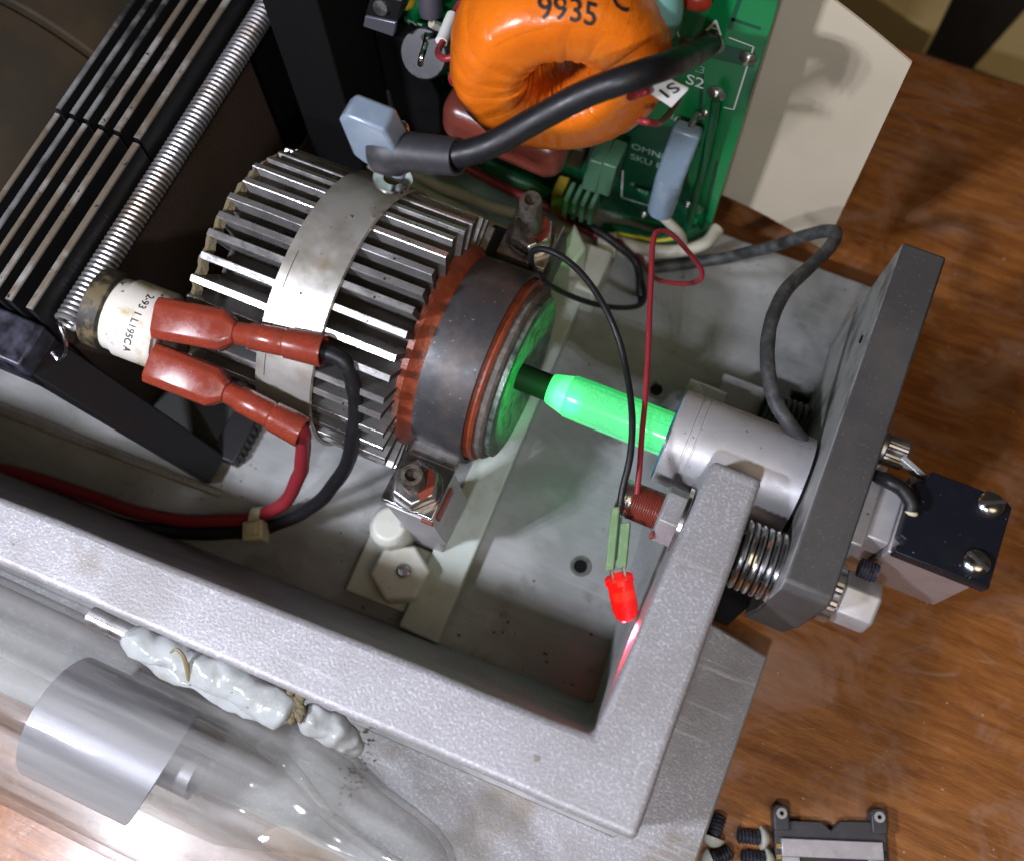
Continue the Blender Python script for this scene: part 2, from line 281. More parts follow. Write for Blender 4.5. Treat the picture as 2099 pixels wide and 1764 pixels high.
def thin_glass(name, tint, haze_glare, rough=0.04, edge=(0.30, 0.30, 0.28)):
    m = bpy.data.materials.new(name); m.use_nodes = True
    nt = m.node_tree; N = nt.nodes; L = nt.links
    N.remove(N['Principled BSDF']); out = N['Material Output']
    tr = N.new('ShaderNodeBsdfTransparent'); gl = N.new('ShaderNodeBsdfGlossy'); df = N.new('ShaderNodeBsdfDiffuse')
    gl.inputs['Roughness'].default_value = rough; df.inputs[0].default_value = (0.80, 0.80, 0.79, 1)
    lw = N.new('ShaderNodeLayerWeight'); lw.inputs['Blend'].default_value = 0.06
    mx = N.new('ShaderNodeMix'); mx.data_type = 'RGBA'; L.new(lw.outputs['Facing'], mx.inputs[0])
    mx.inputs[6].default_value = (*tint, 1); mx.inputs[7].default_value = (*edge, 1); L.new(mx.outputs[2], tr.inputs[0])  # dark rim tint painted in place of refraction
    s1 = N.new('ShaderNodeMixShader'); L.new(tr.outputs[0], s1.inputs[1]); L.new(df.outputs[0], s1.inputs[2])
    tc = N.new('ShaderNodeTexCoord'); mp = N.new('ShaderNodeMapping'); mp.inputs['Scale'].default_value = (0.012 / U, 0.22 / U, 0.22 / U)
    L.new(tc.outputs['Object'], mp.inputs[0]); n = N.new('ShaderNodeTexNoise'); n.inputs['Scale'].default_value = 1; n.inputs['Detail'].default_value = 5
    L.new(mp.outputs[0], n.inputs[0])
    mr = N.new('ShaderNodeMapRange'); mr.inputs[1].default_value = 0.40; mr.inputs[2].default_value = 0.68
    mr.inputs[3].default_value = haze_glare * 0.15; mr.inputs[4].default_value = haze_glare * 3.6; L.new(n.outputs['Fac'], mr.inputs[0]); L.new(mr.outputs[0], s1.inputs[0])  # diffuse streaks: dirty film plus painted axial reflections
    lf = N.new('ShaderNodeLayerWeight'); lf.inputs['Blend'].default_value = 0.5
    pw = N.new('ShaderNodeMath'); pw.operation = 'POWER'; pw.inputs[1].default_value = 5.0; L.new(lf.outputs['Facing'], pw.inputs[0])
    fr = N.new('ShaderNodeMath'); fr.operation = 'MULTIPLY_ADD'; fr.inputs[1].default_value = 0.7; fr.inputs[2].default_value = 0.035; L.new(pw.outputs[0], fr.inputs[0])
    s2 = N.new('ShaderNodeMixShader'); L.new(fr.outputs[0], s2.inputs[0]); L.new(s1.outputs[0], s2.inputs[1]); L.new(gl.outputs[0], s2.inputs[2])
    bn = N.new('ShaderNodeBump'); bn.inputs['Strength'].default_value = 0.25; bn.inputs['Distance'].default_value = 0.5 * U
    mp4 = N.new('ShaderNodeMapping'); mp4.inputs['Scale'].default_value = (0.06 / U, 0.25 / U, 0.25 / U); L.new(tc.outputs['Object'], mp4.inputs[0])
    n4 = N.new('ShaderNodeTexNoise'); n4.inputs['Scale'].default_value = 1; n4.inputs['Detail'].default_value = 2; L.new(mp4.outputs[0], n4.inputs[0])
    L.new(n4.outputs['Fac'], bn.inputs['Height']); L.new(bn.outputs[0], gl.inputs['Normal']); L.new(bn.outputs[0], lf.inputs['Normal'])
    L.new(s2.outputs[0], out.inputs[0])
    return m
glass_out = thin_glass('hazy_glare_outer_glass', (0.985, 0.99, 0.985), 0.075)
glass_in = thin_glass('hazy_glare_inner_glass', (0.985, 0.99, 0.985), 0.04)
def irid_material():
    m = M('iridescent_chip_window', (0.03, 0.03, 0.04), 0.12, 0.6)
    nt = m.node_tree; N = nt.nodes; L = nt.links; b = N['Principled BSDF']
    tc = N.new('ShaderNodeTexCoord'); mp = N.new('ShaderNodeMapping'); mp.inputs['Scale'].default_value = (0.10 / U, 0.25 / U, 0.1 / U); L.new(tc.outputs['Object'], mp.inputs[0])
    n = N.new('ShaderNodeTexNoise'); n.inputs['Scale'].default_value = 1.0; L.new(mp.outputs[0], n.inputs[0])
    r = N.new('ShaderNodeValToRGB'); e = r.color_ramp.elements
    e[0].position = 0.3; e[0].color = (0.10, 0.16, 0.08, 1); e[1].position = 0.7; e[1].color = (0.16, 0.05, 0.32, 1)
    k = e.new(0.5); k.color = (0.20, 0.12, 0.13, 1); L.new(n.outputs['Fac'], r.inputs[0]); L.new(r.outputs[0], b.inputs['Base Color'])
    return m
irid = irid_material()

# ------------------------------------------------------------------ mesh helpers (mm)
ORG = {}
def frame(d):
    d = Vector(d).normalized()
    a = Vector((0, 0, 1)) if abs(d.z) < 0.9 else Vector((1, 0, 0))
    e1 = d.cross(a).normalized(); e2 = d.cross(e1).normalized()
    return d, e1, e2
class MB:
    def __init__(self): self.v = []; self.f = []; self.mi = []; self.cur = 0
    def add(self, vs, fs):
        o = len(self.v); self.v += [Vector(p) for p in vs]
        for f in fs: self.f.append([i + o for i in f]); self.mi.append(self.cur)
        return self
    def box(self, x0, x1, y0, y1, z0, z1):
        return self.loft([[(x0, y0, z0), (x1, y0, z0), (x1, y1, z0), (x0, y1, z0)], [(x0, y0, z1), (x1, y0, z1), (x1, y1, z1), (x0, y1, z1)]])
    def obox(self, c, ex, ey, ez, sx, sy, sz):
        c = Vector(c); ex, ey, ez = Vector(ex) * sx / 2, Vector(ey) * sy / 2, Vector(ez) * sz / 2
        q = [(-1, -1), (1, -1), (1, 1), (-1, 1)]
        return self.loft([[c + ex * a + ey * b - ez for a, b in q], [c + ex * a + ey * b + ez for a, b in q]])
    def loft(self, rings, caps=True, closed=True):
        n = len(rings[0]); vs = [p for r in rings for p in r]; fs = []
        for k in range(len(rings) - 1):
            for i in range(n if closed else n - 1):
                j = (i + 1) % n
                fs.append([k * n + i, k * n + j, (k + 1) * n + j, (k + 1) * n + i])
        if caps and closed:
            fs.append(list(range(n))[::-1]); fs.append([(len(rings) - 1) * n + i for i in range(n)])
        return self.add(vs, fs)
    def prism(self, poly, z0, z1):
        return self.loft([[(x, y, z0) for x, y in poly], [(x, y, z1) for x, y in poly]])
    def lathe(self, p0, d, prof, n=32, caps=True, phase=0.0):
        d, e1, e2 = frame(d); p0 = Vector(p0); rings = []
        for t, r in prof:
            rings.append([p0 + d * t + (e1 * math.cos(phase + 2 * math.pi * i / n) + e2 * math.sin(phase + 2 * math.pi * i / n)) * max(r, 1e-3) for i in range(n)])
        return self.loft(rings, caps)
    def cyl(self, p0, p1, r, n=24, r1=None, phase=0.0):
        p0 = Vector(p0); p1 = Vector(p1)
        return self.lathe(p0, p1 - p0, [(0, r), ((p1 - p0).length, r if r1 is None else r1)], n, True, phase)
    def tubering(self, p0, d, ro, ri, h, n=32):
        return self.lathe(p0, d, [(0, ri), (0, ro), (h, ro), (h, ri), (0, ri)], n, False)
    def tube(self, pts, r, n=10, caps=True):
        pts = [Vector(p) for p in pts]; rings = []; up = None
        for i, p in enumerate(pts):
            t = (pts[min(i + 1, len(pts) - 1)] - pts[max(i - 1, 0)]).normalized()
            if up is None: _, e1, e2 = frame(t)
            else:
                e1 = (up - t * up.dot(t)).normalized(); e2 = t.cross(e1)
            up = e1
            rr = r(i / (len(pts) - 1)) if callable(r) else r
            rings.append([p + (e1 * math.cos(2 * math.pi * k / n) + t.cross(e1) * math.sin(2 * math.pi * k / n)) * rr for k in range(n)])
        return self.loft(rings, caps)
    def sphere(self, c, r, n=16, m=10, s=(1, 1, 1)):
        c = Vector(c); rings = []
        for k in range(m + 1):
            a = math.pi * k / m; rr = max(1e-3, math.sin(a)) * r
            rings.append([c + Vector((rr * math.cos(2 * math.pi * i / n) * s[0], rr * math.sin(2 * math.pi * i / n) * s[1], -r * math.cos(a) * s[2])) for i in range(n)])
        return self.loft(rings, True)
    def build(self, name, mat, parent=None, bevel=0.0, seg=2, ang=38, smooth=True):
        o3 = Vector(ORG.get(parent.name, (0, 0, 0))) if parent else Vector((0, 0, 0))
        me = bpy.data.meshes.new(name)
        me.from_pydata([tuple((p - o3) * U) for p in self.v], [], self.f)
        mats = mat if isinstance(mat, (list, tuple)) else [mat]
        for m in mats: me.materials.append(m)
        if len(mats) > 1: me.polygons.foreach_set('material_index', self.mi)
        bm = bmesh.new(); bm.from_mesh(me); bmesh.ops.recalc_face_normals(bm, faces=bm.faces); bm.to_mesh(me); bm.free()
        if smooth:
            me.polygons.foreach_set('use_smooth', [True] * len(me.polygons)); me.set_sharp_from_angle(angle=math.radians(ang))
        o = bpy.data.objects.new(name, me); COL.objects.link(o)
        if parent: o.parent = parent; ORG[o.name] = tuple(o3)
        if bevel:
            b = o.modifiers.new('bevel', 'BEVEL'); b.width = bevel * U; b.segments = seg; b.limit_method = 'ANGLE'; b.angle_limit = math.radians(35); b.harden_normals = False
        return o
def tag(o, label, cat, group=None, kind=None):
    if label: o['label'] = label
    if cat: o['category'] = cat
    if group: o['group'] = group
    if kind: o['kind'] = kind
    return o
def thing(name, label, cat, loc, group=None):
    e = bpy.data.objects.new(name, None); COL.objects.link(e); e.location = Vector(loc) * U
    e.empty_display_size = 0.004
    ORG[e.name] = tuple(loc); tag(e, label, cat, group); return e
def spline(pts, n=10):
    P = [Vector(p) for p in pts]; P = [P[0] * 2 - P[1]] + P + [P[-1] * 2 - P[-2]]; out = []
    for i in range(1, len(P) - 2):
        a, b, c, d = P[i - 1], P[i], P[i + 1], P[i + 2]
        for k in range(n):
            t = k / n
            out.append(0.5 * ((2 * b) + (c - a) * t + (2 * a - 5 * b + 4 * c - d) * t * t + (3 * b - a - 3 * c + d) * t ** 3))
    out.append(P[-2]); return out
def text_flat(s, size, res=3, bold=0.012):
    cu = bpy.data.curves.new('text', 'FONT'); cu.body = s; cu.size = size; cu.align_x = 'LEFT'; cu.offset = bold * size; cu.resolution_u = res
    o = bpy.data.objects.new('text', cu); COL.objects.link(o)
    bpy.context.view_layer.update()
    me = o.evaluated_get(bpy.context.evaluated_depsgraph_get()).to_mesh()
    vs = [v.co.copy() for v in me.vertices]; fs = [list(p.vertices) for p in me.polygons]
    o.evaluated_get(bpy.context.evaluated_depsgraph_get()).to_mesh_clear()
    bpy.data.objects.remove(o); bpy.data.curves.remove(cu)
    return vs, fs
def text_part(s, size, fn, mat, parent, name='lettering', bold=0.0):
    vs, fs = text_flat(s, size)
    b = MB(); b.add([fn(v.x, v.y) for v in vs], fs)
    return b.build(name, mat, parent, smooth=False)
def helix(p0, d, r, turns, pitch, per=20, r_end=None):
    d, e1, e2 = frame(d); p0 = Vector(p0); n = int(turns * per)
    return [p0 + d * (pitch * i / per) + (e1 * math.cos(2 * math.pi * i / per) + e2 * math.sin(2 * math.pi * i / per)) * r for i in range(n + 1)]
XP = (1, 0, 0); YP = (0, 1, 0); ZP = (0, 0, 1)
def hexpoly(c, r, ph=0): return [(c[0] + r * math.cos(ph + math.pi / 3 * i), c[1] + r * math.sin(ph + math.pi / 3 * i)) for i in range(6)]
def thread_prof(L, r, pitch, depth=0.35):
    p = [(0, r - depth)]; n = max(1, int(L / pitch))
    for i in range(n): p += [((i + 0.25) * pitch, r), ((i + 0.5) * pitch, r), ((i + 0.95) * pitch, r - depth)]
    p.append((L, r - depth)); return p

# ================================================================== setting
MB().box(-1400, 1400, -900, 1800, -402, -400).build('floor', floor_dark).__setitem__('kind', 'structure')
t = thing('wooden_table', 'worn varnished brown wooden table top with pale scratches under the laser', 'table', (0, 0, -30))
MB().box(-420, 420, -420, 217.3, -30, 0).build('tabletop', wood, t, bevel=1.5)
for i, (c3, lab) in enumerate((
        (((1809, 0), (1916, 72), (1950, 0)), 'tan cardboard box beyond the table edge, cut by the top of the picture'),
        (((2099, 20), (1997, 134), (2099, 181)), 'tan cardboard box with a white label at the right border behind the table edge'))):
    a, c, d = (at(u, v, -30) for u, v in c3)
    b = thing('cardboard_box', lab, 'box', (c.x, c.y, -400), 'tan cardboard boxes behind the table')
    ea = (a - c).normalized() * 150; ed = (d - c).normalized() * 110
    q = [c, c + ea, c + ea + ed, c + ed]
    MB().loft([[(p.x, p.y, -400) for p in q], [(p.x, p.y, -30) for p in q]]).build('carton', tan_card, b, bevel=1.0)
    if i:
        k = [c + ea * 0.20 + ed * 0.06, c + ea * 0.6 + ed * 0.06, c + ea * 0.6 + ed * 0.4, c + ea * 0.20 + ed * 0.4]
        MB().loft([[(p.x, p.y, -29.95) for p in k], [(p.x, p.y, -29.6) for p in k]]).build('paper_label', white_tag, b)

# ================================================================== chassis
ch = thing('laser_chassis', 'pale grey speckled cast aluminium chassis with deep well, front rail and upright end arm', 'laser chassis', (-40, 50, 0))
bp = [(-260, -26.3), (33.2, -26.3), (33.2, 45), (19, 47), (19, 104), (40, 110), (40, 137), (-260, 137)]
MB().prism(bp, 2.0, 10.0).build('base_plate', floor_alu, ch, bevel=0.5)
MB().prism([(-260, -25.6), (32.6, -25.6), (32.6, 44.4), (19.6, 46.4), (17.2, 0.0), (16.5, -0.9), (-260, -6.4)], 10.004, 10.3).build('flange_facing', cast_alu, ch)
def ragged(poly, z, amp, step=7.0):
    out = []; n_ = len(poly)
    for i in range(n_):
        a_, b_ = Vector((*poly[i], z)), Vector((*poly[(i + 1) % n_], z)); out.append(a_)
        m_ = max(1, round((polyref[(i + 1) % n_] - polyref[i]).length / step))
        for k in range(1, m_):
            p = a_.lerp(b_, k / m_); rnd = random.Random(i * 977 + k)
            out.append(p + Vector((rnd.uniform(-amp, amp), rnd.uniform(-amp, amp), rnd.uniform(-amp, amp) * 0.6)))
    return out
top = [(-260, -5.4), (16.1, 0.1), (15.2, 63.1), (6.1, 63.1), (4.2, 12.1), (-260, 2.5)]
mid = [(-260, -5.3), (16.0, 0.2), (15.1, 63.0), (3.2, 63.0), (3.6, 15.6), (-260, 6.4)]
bot = [(-260, -5.2), (15.9, 0.3), (15.0, 62.9), (-1.6, 62.9), (3.2, 21.6), (-260, 11.6)]
polyref = [Vector(p) for p in top]
MB().loft([ragged(bot, 9.5, 0.0), ragged(mid, 32, 0.0), ragged(top, 60, 0.13)]).build('rail', cast_alu, ch, bevel=1.2, seg=4)
# threaded holes in the floor
for (u, v) in ((1190, 1160), (1345, 800)):
    c = at(u, v, 10)
    h = MB().tubering(c + Vector((0, 0, 0.02)), ZP, 2.3, 1.5, 0.25, 24).build('hole_rim', steel, ch)
    MB().cyl(c + Vector((0, 0, -1)), c + Vector((0, 0, 0.06)), 1.5, 20).build('bore', blk_paint, h)
# narrow raised strip along the well by the black foot
MB().loft([[(-180, 25.0, 10.004), (-180, 29.2, 10.004), (-180, 28.4, 11.6), (-180, 25.6, 11.4)], [(-90.5, 29.6, 10.004), (-90.5, 31.6, 10.004), (-90.5, 31.0, 11.0), (-90.5, 30.0, 11.0)]]).build('ledge', cast_alu, ch, bevel=0.3)
# crumbs of dirt on the floor
db = MB()
for i in range(70):
    x = random.uniform(-62, 2); y = 17.5 + 26 * random.random() ** 2.2
    db.sphere((x, y, 10.05), random.uniform(0.10, 0.36), 6, 4, (random.uniform(0.7, 1.8), 1, 0.5))
for i in range(12):
    db.sphere((random.uniform(-95, -60), random.uniform(16, 40), 10.05), random.uniform(0.1, 0.3), 6, 4, (random.uniform(0.7, 1.8), 1, 0.5))
tag(db.build('grit', dirt), 'dark grit scattered over the chassis floor', 'grit', kind='stuff')

# ================================================================== laser tube with finned cooler
AYZ = (69.8, 45.0)
def ax(x): return (x, AYZ[0], AYZ[1])
lt = thing('laser_tube', 'finned aluminium laser tube with steel strap and green glowing glass bore', 'laser tube', ax(-70))
NF = 39; RF = 26.2
prof = [(-0.34, 16.5), (-0.70, RF - 0.16), (-0.58, RF), (0.58, RF), (0.70, RF - 0.16), (0.34, 16.5)]
fm = MB()
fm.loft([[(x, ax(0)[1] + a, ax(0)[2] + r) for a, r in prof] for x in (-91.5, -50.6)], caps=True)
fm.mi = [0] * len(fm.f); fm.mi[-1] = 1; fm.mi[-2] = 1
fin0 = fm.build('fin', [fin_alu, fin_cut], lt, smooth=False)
for i in range(NF):
    f = fin0 if i == 0 else fin0.copy()
    if i: COL.objects.link(f); f.parent = lt
    f.rotation_euler = (2 * math.pi * (i + 0.37) / NF + random.uniform(-0.012, 0.012), 0, 0)
    f.location = (random.uniform(-0.5, 0.5) * U, 0, 0)
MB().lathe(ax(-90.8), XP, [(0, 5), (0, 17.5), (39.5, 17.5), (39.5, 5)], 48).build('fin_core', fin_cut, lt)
# rim of glue at the rear end of the fins
gb = MB()
n = 160; ring = []
for k, (t_, r_) in enumerate(((0, 24.6), (1.2, 25.6), (2.0, 24.2))):
    ring.append([(-92.2 + t_, AYZ[0] + (r_ + 0.5 * math.sin(i * NF * 2 * math.pi / n)) * math.cos(2 * math.pi * i / n), AYZ[1] + (r_ + 0.5 * math.sin(i * NF * 2 * math.pi / n)) * math.sin(2 * math.pi * i / n)) for i in range(n)])
gb.loft(ring, caps=False).build('rear_rim', dirt, lt)
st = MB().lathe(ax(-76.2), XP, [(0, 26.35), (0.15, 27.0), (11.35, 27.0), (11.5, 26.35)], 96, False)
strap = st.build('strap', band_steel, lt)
# engraved seam line and lapped end of the strap
MB().add([ (x, AYZ[0] + 27.04 * math.cos(a), AYZ[1] + 27.04 * math.sin(a)) for a in [math.radians(97 + k * 4) for k in range(14)] for x in (-74.3, -74.15)], [[2 * k, 2 * k + 1, 2 * k + 3, 2 * k + 2] for k in range(13)]).build('seam', ring_grey, strap)
for (u, v, z) in ((612, 600, 71), (650, 690, 69), (765, 470, 68), (720, 455, 70), (600, 640, 70)):
    c = at(u, v, z); dy, dz = c.y - AYZ[0], c.z - AYZ[1]; q = 27.02 / math.hypot(dy, dz)
    MB().sphere((c.x, AYZ[0] + dy * q, AYZ[1] + dz * q), random.uniform(0.18, 0.34), 8, 5).build('dirt_speck', dirt, strap)
# sealant, clamp ring, rubber seals, end cap
MB().lathe(ax(-51.2), XP, [(0, 12), (0, 20.8), (1.2, 20.9), (2.2, 19.9), (3.4, 19.3), (5.5, 19.0), (5.5, 12)], 72).build('sealant', sealant, lt)
cr = MB().lathe(ax(-47.6), XP, [(0, 19.0), (0, 19.6), (10.0, 19.9), (10.2, 19.8), (10.2, 19.0)], 90, False).build('clamp_ring', ring_grey, lt, bevel=0.0)
MB().lathe(ax(-39.6), XP, [(0, 10), (0, 18.7), (3.2, 18.7), (3.7, 18.3), (3.7, 10)], 72).build('seal', sealant, lt)
MB().lathe(ax(-36.2), XP, [(0, 10), (0, 17.7), (1.5, 17.7), (2.0, 17.3), (2.25, 16.7), (2.25, 10)], 72).build('gasket', rubber, lt)
MB().lathe(ax(-34.4), XP, [(0, 8), (0, 16.6), (1.4, 16.6), (1.5, 16.3), (1.35, 15.6), (1.0, 12.5), (0.55, 9), (0.5, 3)], 72).build('end_cap', cap_metal, lt)
MB().lathe(ax(-34.5), XP, [(0, 2.7), (7.6, 2.7), (8.2, 2.2)], 24).build('stem', stem_dark, lt)
MB().lathe(ax(-27.4), XP, [(3.9, 4.0), (4.3, 4.22), (8.0, 4.35), (24.8, 4.4)], 40).build('glass_bore', rod_green, lt)
MB().lathe(ax(-27.4), XP, [(0, 0.4), (0, 2.75), (0.5, 3.05), (3.9, 3.95)], 40).build('bore_tip', M('bright_bore_tip', (0.2, 0.5, 0.3), 0.25, 0, emit=((0.04, 1.0, 0.20), 1.1), coat=0.4), lt)
bg = lamp('added_cap_spot', (-19.0, 62.5, 53.5), 0.030, 1.5, (0.02, 1.0, 0.16), 'SPOT', (-33.5, 70.2, 44.6))  # extra green spot added to light the end cap beside the bore
bg.data.spot_size = math.radians(82); bg.data.spot_blend = 0.25

# ---- clamp hardware, near and far
def clamp_set(near):
    s = 1 if near else -1
    cx, cy = (-42.4, 41.2) if near else (-43.6, 98.6)
    e = thing('tube_clamp', 'bright square clamp plates with hex nut and hollow stud in front of the tube' if near else 'dark square clamp plate with hex nut and hollow stud behind the tube', 'clamp', (cx, cy, 10), 'clamps either side of the laser tube')
    pm = bright_steel if near else steel
    MB().box(cx - 5.4, cx + 5.3, cy - 4.6 if near else cy - 6, cy + 6 if near else cy + 5.2, 45.4, 46.1).build('plate', pm, e, bevel=0.25)
    MB().box(cx - 5.2, cx + 5.1, cy - 4.4 if near else cy - 6, cy + 6 if near else cy + 5.0, 44.2, 45.2).build('plate', pm, e, bevel=0.25)
    MB().tubering((cx, cy, 46.12), ZP, 5.0, 2.3, 0.7, 40).build('washer', bright_steel, e, bevel=0.1)
    nut = MB().lathe((cx, cy, 46.84), ZP, [(0, 4.3), (0.3, 4.7), (2.4, 4.7), (2.9, 4.1), (2.9, 2.2)], 6, True, 0.3).build('nut', steel, e, bevel=0.2)
    pa = [Vector((cx, cy, 49.8)) + Vector((3.9 * math.cos(a), 3.9 * math.sin(a), 0)) for a in [math.radians(-50 + 20 * k) for k in range(7)]]
    pi_ = [Vector((cx, cy, 49.8)) + Vector((2.3 * math.cos(a), 2.3 * math.sin(a), 0)) for a in [math.radians(-50 + 20 * k) for k in range(7)]]
    MB().loft([pa + pi_[::-1], [p + Vector((0, 0, .12)) for p in pa + pi_[::-1]]]).build('lacquer_dab', lacquer, nut)
    top_z = 54.5 if near else 60.0
    MB().lathe((cx, cy, 40), ZP, thread_prof(top_z - 40, 2.25, 0.8, 0.22) + [(top_z - 40, 1.25), (top_z - 41.6, 1.2), (top_z - 41.6, 0.01)], 24, True).build('stud', thread_dark, e)
    if near:
        def rect(x0, x1, y0, y1, z): return [(x0, y0, z), (x1, y0, z), (x1, y1, z), (x0, y1, z)]
        MB().loft([rect(cx - 5.6, cx + 4.0, 37.4, 47, 10.1), rect(cx - 5.6, cx + 4.0, 37.4, 47, 22), rect(cx - 3.2, cx + 6.6, 36.8, 47, 28), rect(cx - 4.6, cx + 5.1, 36.4, 47, 43.9)]).build('block', machined, e, bevel=0.25)
        MB().box(cx + 2.8, cx + 5.3, cy - 5.0, cy - 4.5, 42.6, 44.15).build('lacquer_dab', lacquer, e, bevel=0.2)
        MB().box(cx + 5.32, cx + 5.9, cy - 3.4, cy + 3, 41.5, 44.4).build('lacquer_dab', lacquer, e, bevel=0.2)
        MB().box(-47.6, -37.5, 46.4, 52.0, 43.2, 44.1).build('ear', steel, e, bevel=0.25)
    else:
        MB().box(cx - 9.5, cx - 1.5, cy - 7.5, cy + 2, 30, 42.5).build('block', blk, e, bevel=0.6)
        MB().box(cx - 4.8, cx + 6.2, cy - 8.0, cy + 4.6, 36.5, 44.1).build('block', ring_grey, e, bevel=0.4)
        MB().box(cx - 4.9, cx - 3.2, cy - 8.6, cy - 8.0, 41.2, 42.8).build('chip', nylon, e, bevel=0.1)
        MB().box(-43.8, -37.5, 88.0, 91, 42.9, 43.9).build('ear', ring_grey, e, bevel=0.25)
    return e
clamp_set(True); clamp_set(False)
# nylon brackets on the floor
e = thing('nylon_bracket', 'milky nylon bracket with hexagonal boss and small screw in front of the near clamp', 'bracket', (-44, 31, 10))
MB().prism([(-54.8, 22.0), (-39.8, 22.8), (-40.2, 37.0), (-55.2, 36.8)], 10.02, 12.6).build('foot', nylon, e, bevel=0.5)
hb = MB().loft([[(x, y, z) for x, y in hexpoly((-44.2, 29.4), r, 0.45)] for z, r in ((12.62, 6.5), (17.6, 6.5), (18.3, 6.0))]).build('hex_boss', nylon, e, bevel=0.4)
MB().lathe((-43.6, 29.9, 18.32), ZP, [(0, 1.55), (0.5, 1.5), (0.8, 1.1), (0.7, 0.5)], 20).build('screw', steel, e)
MB().loft([[(x, y, z) for x, y in [(-49.6 + r * math.cos(k * 0.3927), 37.0 + 1.1 * r * math.sin(k * 0.3927)) for k in range(16)]] for z, r in ((12.62, 4.3), (22.0, 4.3), (23.6, 3.2))]).build('side_post', nylon, e, bevel=0.4)
e = thing('nylon_bracket', 'milky white nylon block behind the far tube clamp', 'bracket', (-36, 107, 10))
MB().loft([[(-40.6, 101, z), (-35.6, 103, z), (-34.6, 108, z), (-39.5, 113, z)] for z in (10.02, 33)]).build('post', nylon, e, bevel=0.8)
MB().box(-40.6, -30.6, 104, 116, 10.02, 21).build('foot', nylon, e, bevel=0.8)
MB().prism([(-40.5, 19.5), (-31.4, 19.5), (-34.0, 113.5), (-41.4, 113.5)], 10.02, 14.2).build('insulating_bar', nylon_grey, bevel=0.5)
tag(bpy.data.objects['insulating_bar'], 'long greyish translucent nylon bar lying across the chassis floor under the bore', 'bar')

# ================================================================== mirror mount
mm = thing('mirror_barrel', 'dull aluminium mirror barrel holding the right end of the glowing bore', 'mirror barrel', ax(10))
MB().lathe(ax(-2.8), XP, [(0, 4.5), (0, 8.9), (0.4, 9.3), (3.6, 9.3), (3.7, 9.15), (4.0, 9.15), (4.1, 9.3), (5.0, 9.3), (5.1, 9.2), (5.3, 9.2), (5.4, 9.3), (24.0, 9.3), (25.6, 9.3)], 56).build('barrel', machined, mm)
MB().tubering(ax(-3.0), XP, 9.05, 4.5, 0.5, 48).build('blue_ring', M('blue_glue_ring', (0.03, 0.15, 0.22), 0.3), mm)
# bare aluminium clamp behind the barrel
e = thing('rear_stop', 'small square aluminium stop on the floor behind the mirror barrel', 'stop block', (0, 92, 10))
MB().box(-3.4, 5.2, 83.5, 90.5, 10.02, 27).build('block', machined, e, bevel=0.4)
MB().box(3.0, 13.0, 86.5, 97.5, 10.02, 20.5).build('block', floor_alu, e, bevel=0.4)
MB().lathe((-1.0, 87.8, 27.02), ZP, [(0, 1.5), (0.9, 1.4), (1.0, 0.8)], 16).build('screw_head', machined, e)
MB().lathe((-6.2, 84.0, 10.02), ZP, thread_prof(9.0, 1.5, 0.7, 0.2), 16).build('stud', thread_dark, e)

mp_ = thing('mirror_plate', 'thick dark grey mirror mount plate standing across the end of the chassis', 'mount plate', (30, 85, 0))
tri = [(113.8, 64.6), (46.6, 64.6), (45.2, 63.2), (45.0, 44.0), (46.5, 29.0), (58, 20.0), (70, 2.2), (118.0, 2.2), (117.0, 30.0)]
pm = MB(); pm.loft([[(23.5, y, z) for y, z in tri], [(31.6, y, z) for y, z in tri]])
pm.mi = [0] * len(pm.f); pm.mi[-2] = 1
pm.build('plate', [anod, anod_face], mp_, bevel=0.5)
MB().lathe((23.25, 97.0, 56.0), XP, [(0, 0.8), (0.35, 0.8)], 18).build('small_hole', blk_paint, mp_)
MB().prism([(17.2, 47.5), (23.3, 47.5), (23.3, 64), (17.2, 62)], 10.02, 33).build('foot', blk_paint, mp_, bevel=0.4)  # black block added to darken the gap between arm and plate
def resize(e, s_, loc):
    e.scale = (s_, s_, s_); e.location = Vector(loc) * U
# front adjuster: lacquered bush, hex nut, compression spring
AD = (57.2, 37.6)
e = e_bush = thing('adjuster_bush', 'fine threaded bush with red lacquer and pale hex lock nut through the end arm', 'adjuster bush', (0, AD[0], AD[1]))
MB().lathe((-7.4, *AD), XP, thread_prof(2.6, 3.7, 0.55, 0.18) + [(2.6, 3.4)], 36).build('bush_tip', steel, e)
MB().lathe((-4.8, *AD), XP, thread_prof(6.4, 3.75, 0.45, 0.2), 36).build('thread', thread_red, e)
MB().lathe((1.0, *AD), XP, [(0, 5.0), (0.5, 5.9), (4.9, 5.9), (5.2, 5.5)], 6, True, 0.0).build('lock_nut', cast_alu, e, bevel=0.25)
MB().tubering((5.0, *AD), XP, 6.6, 3.8, 0.9, 40).build('washer', bright_steel, e, bevel=0.1)
MB().obox((1.3, AD[0] - 5.3, AD[1] + 1.5), XP, YP, ZP, 0.8, 1.5, 1.5).build('lacquer_dab', lacquer, e, bevel=0.3)
e = tag(MB().tube(helix((15.6, 51.3, 52.2), XP, 5.8, 6.0, 1.27, 36), 0.56, 8).build('compression_spring', bright_steel), 'short bright coil spring between the end arm and the dark mount plate', 'spring', 'adjuster compression springs')
MB().cyl((15.3, 51.3, 52.2), (23.4, 51.3, 52.2), 3.1, 24).build('guide_pin', blk_paint, e)
s2 = tag(MB().tube(helix((13.0, 90.6, 23.5), XP, 4.3, 7.5, 1.3, 28), 0.58, 8).build('compression_spring', ring_grey), 'dark coil spring half hidden behind the mirror barrel under the dusty cable', 'spring', 'adjuster compression springs')
resize(e_bush, 0.919, (0, 52.56, 53.2))
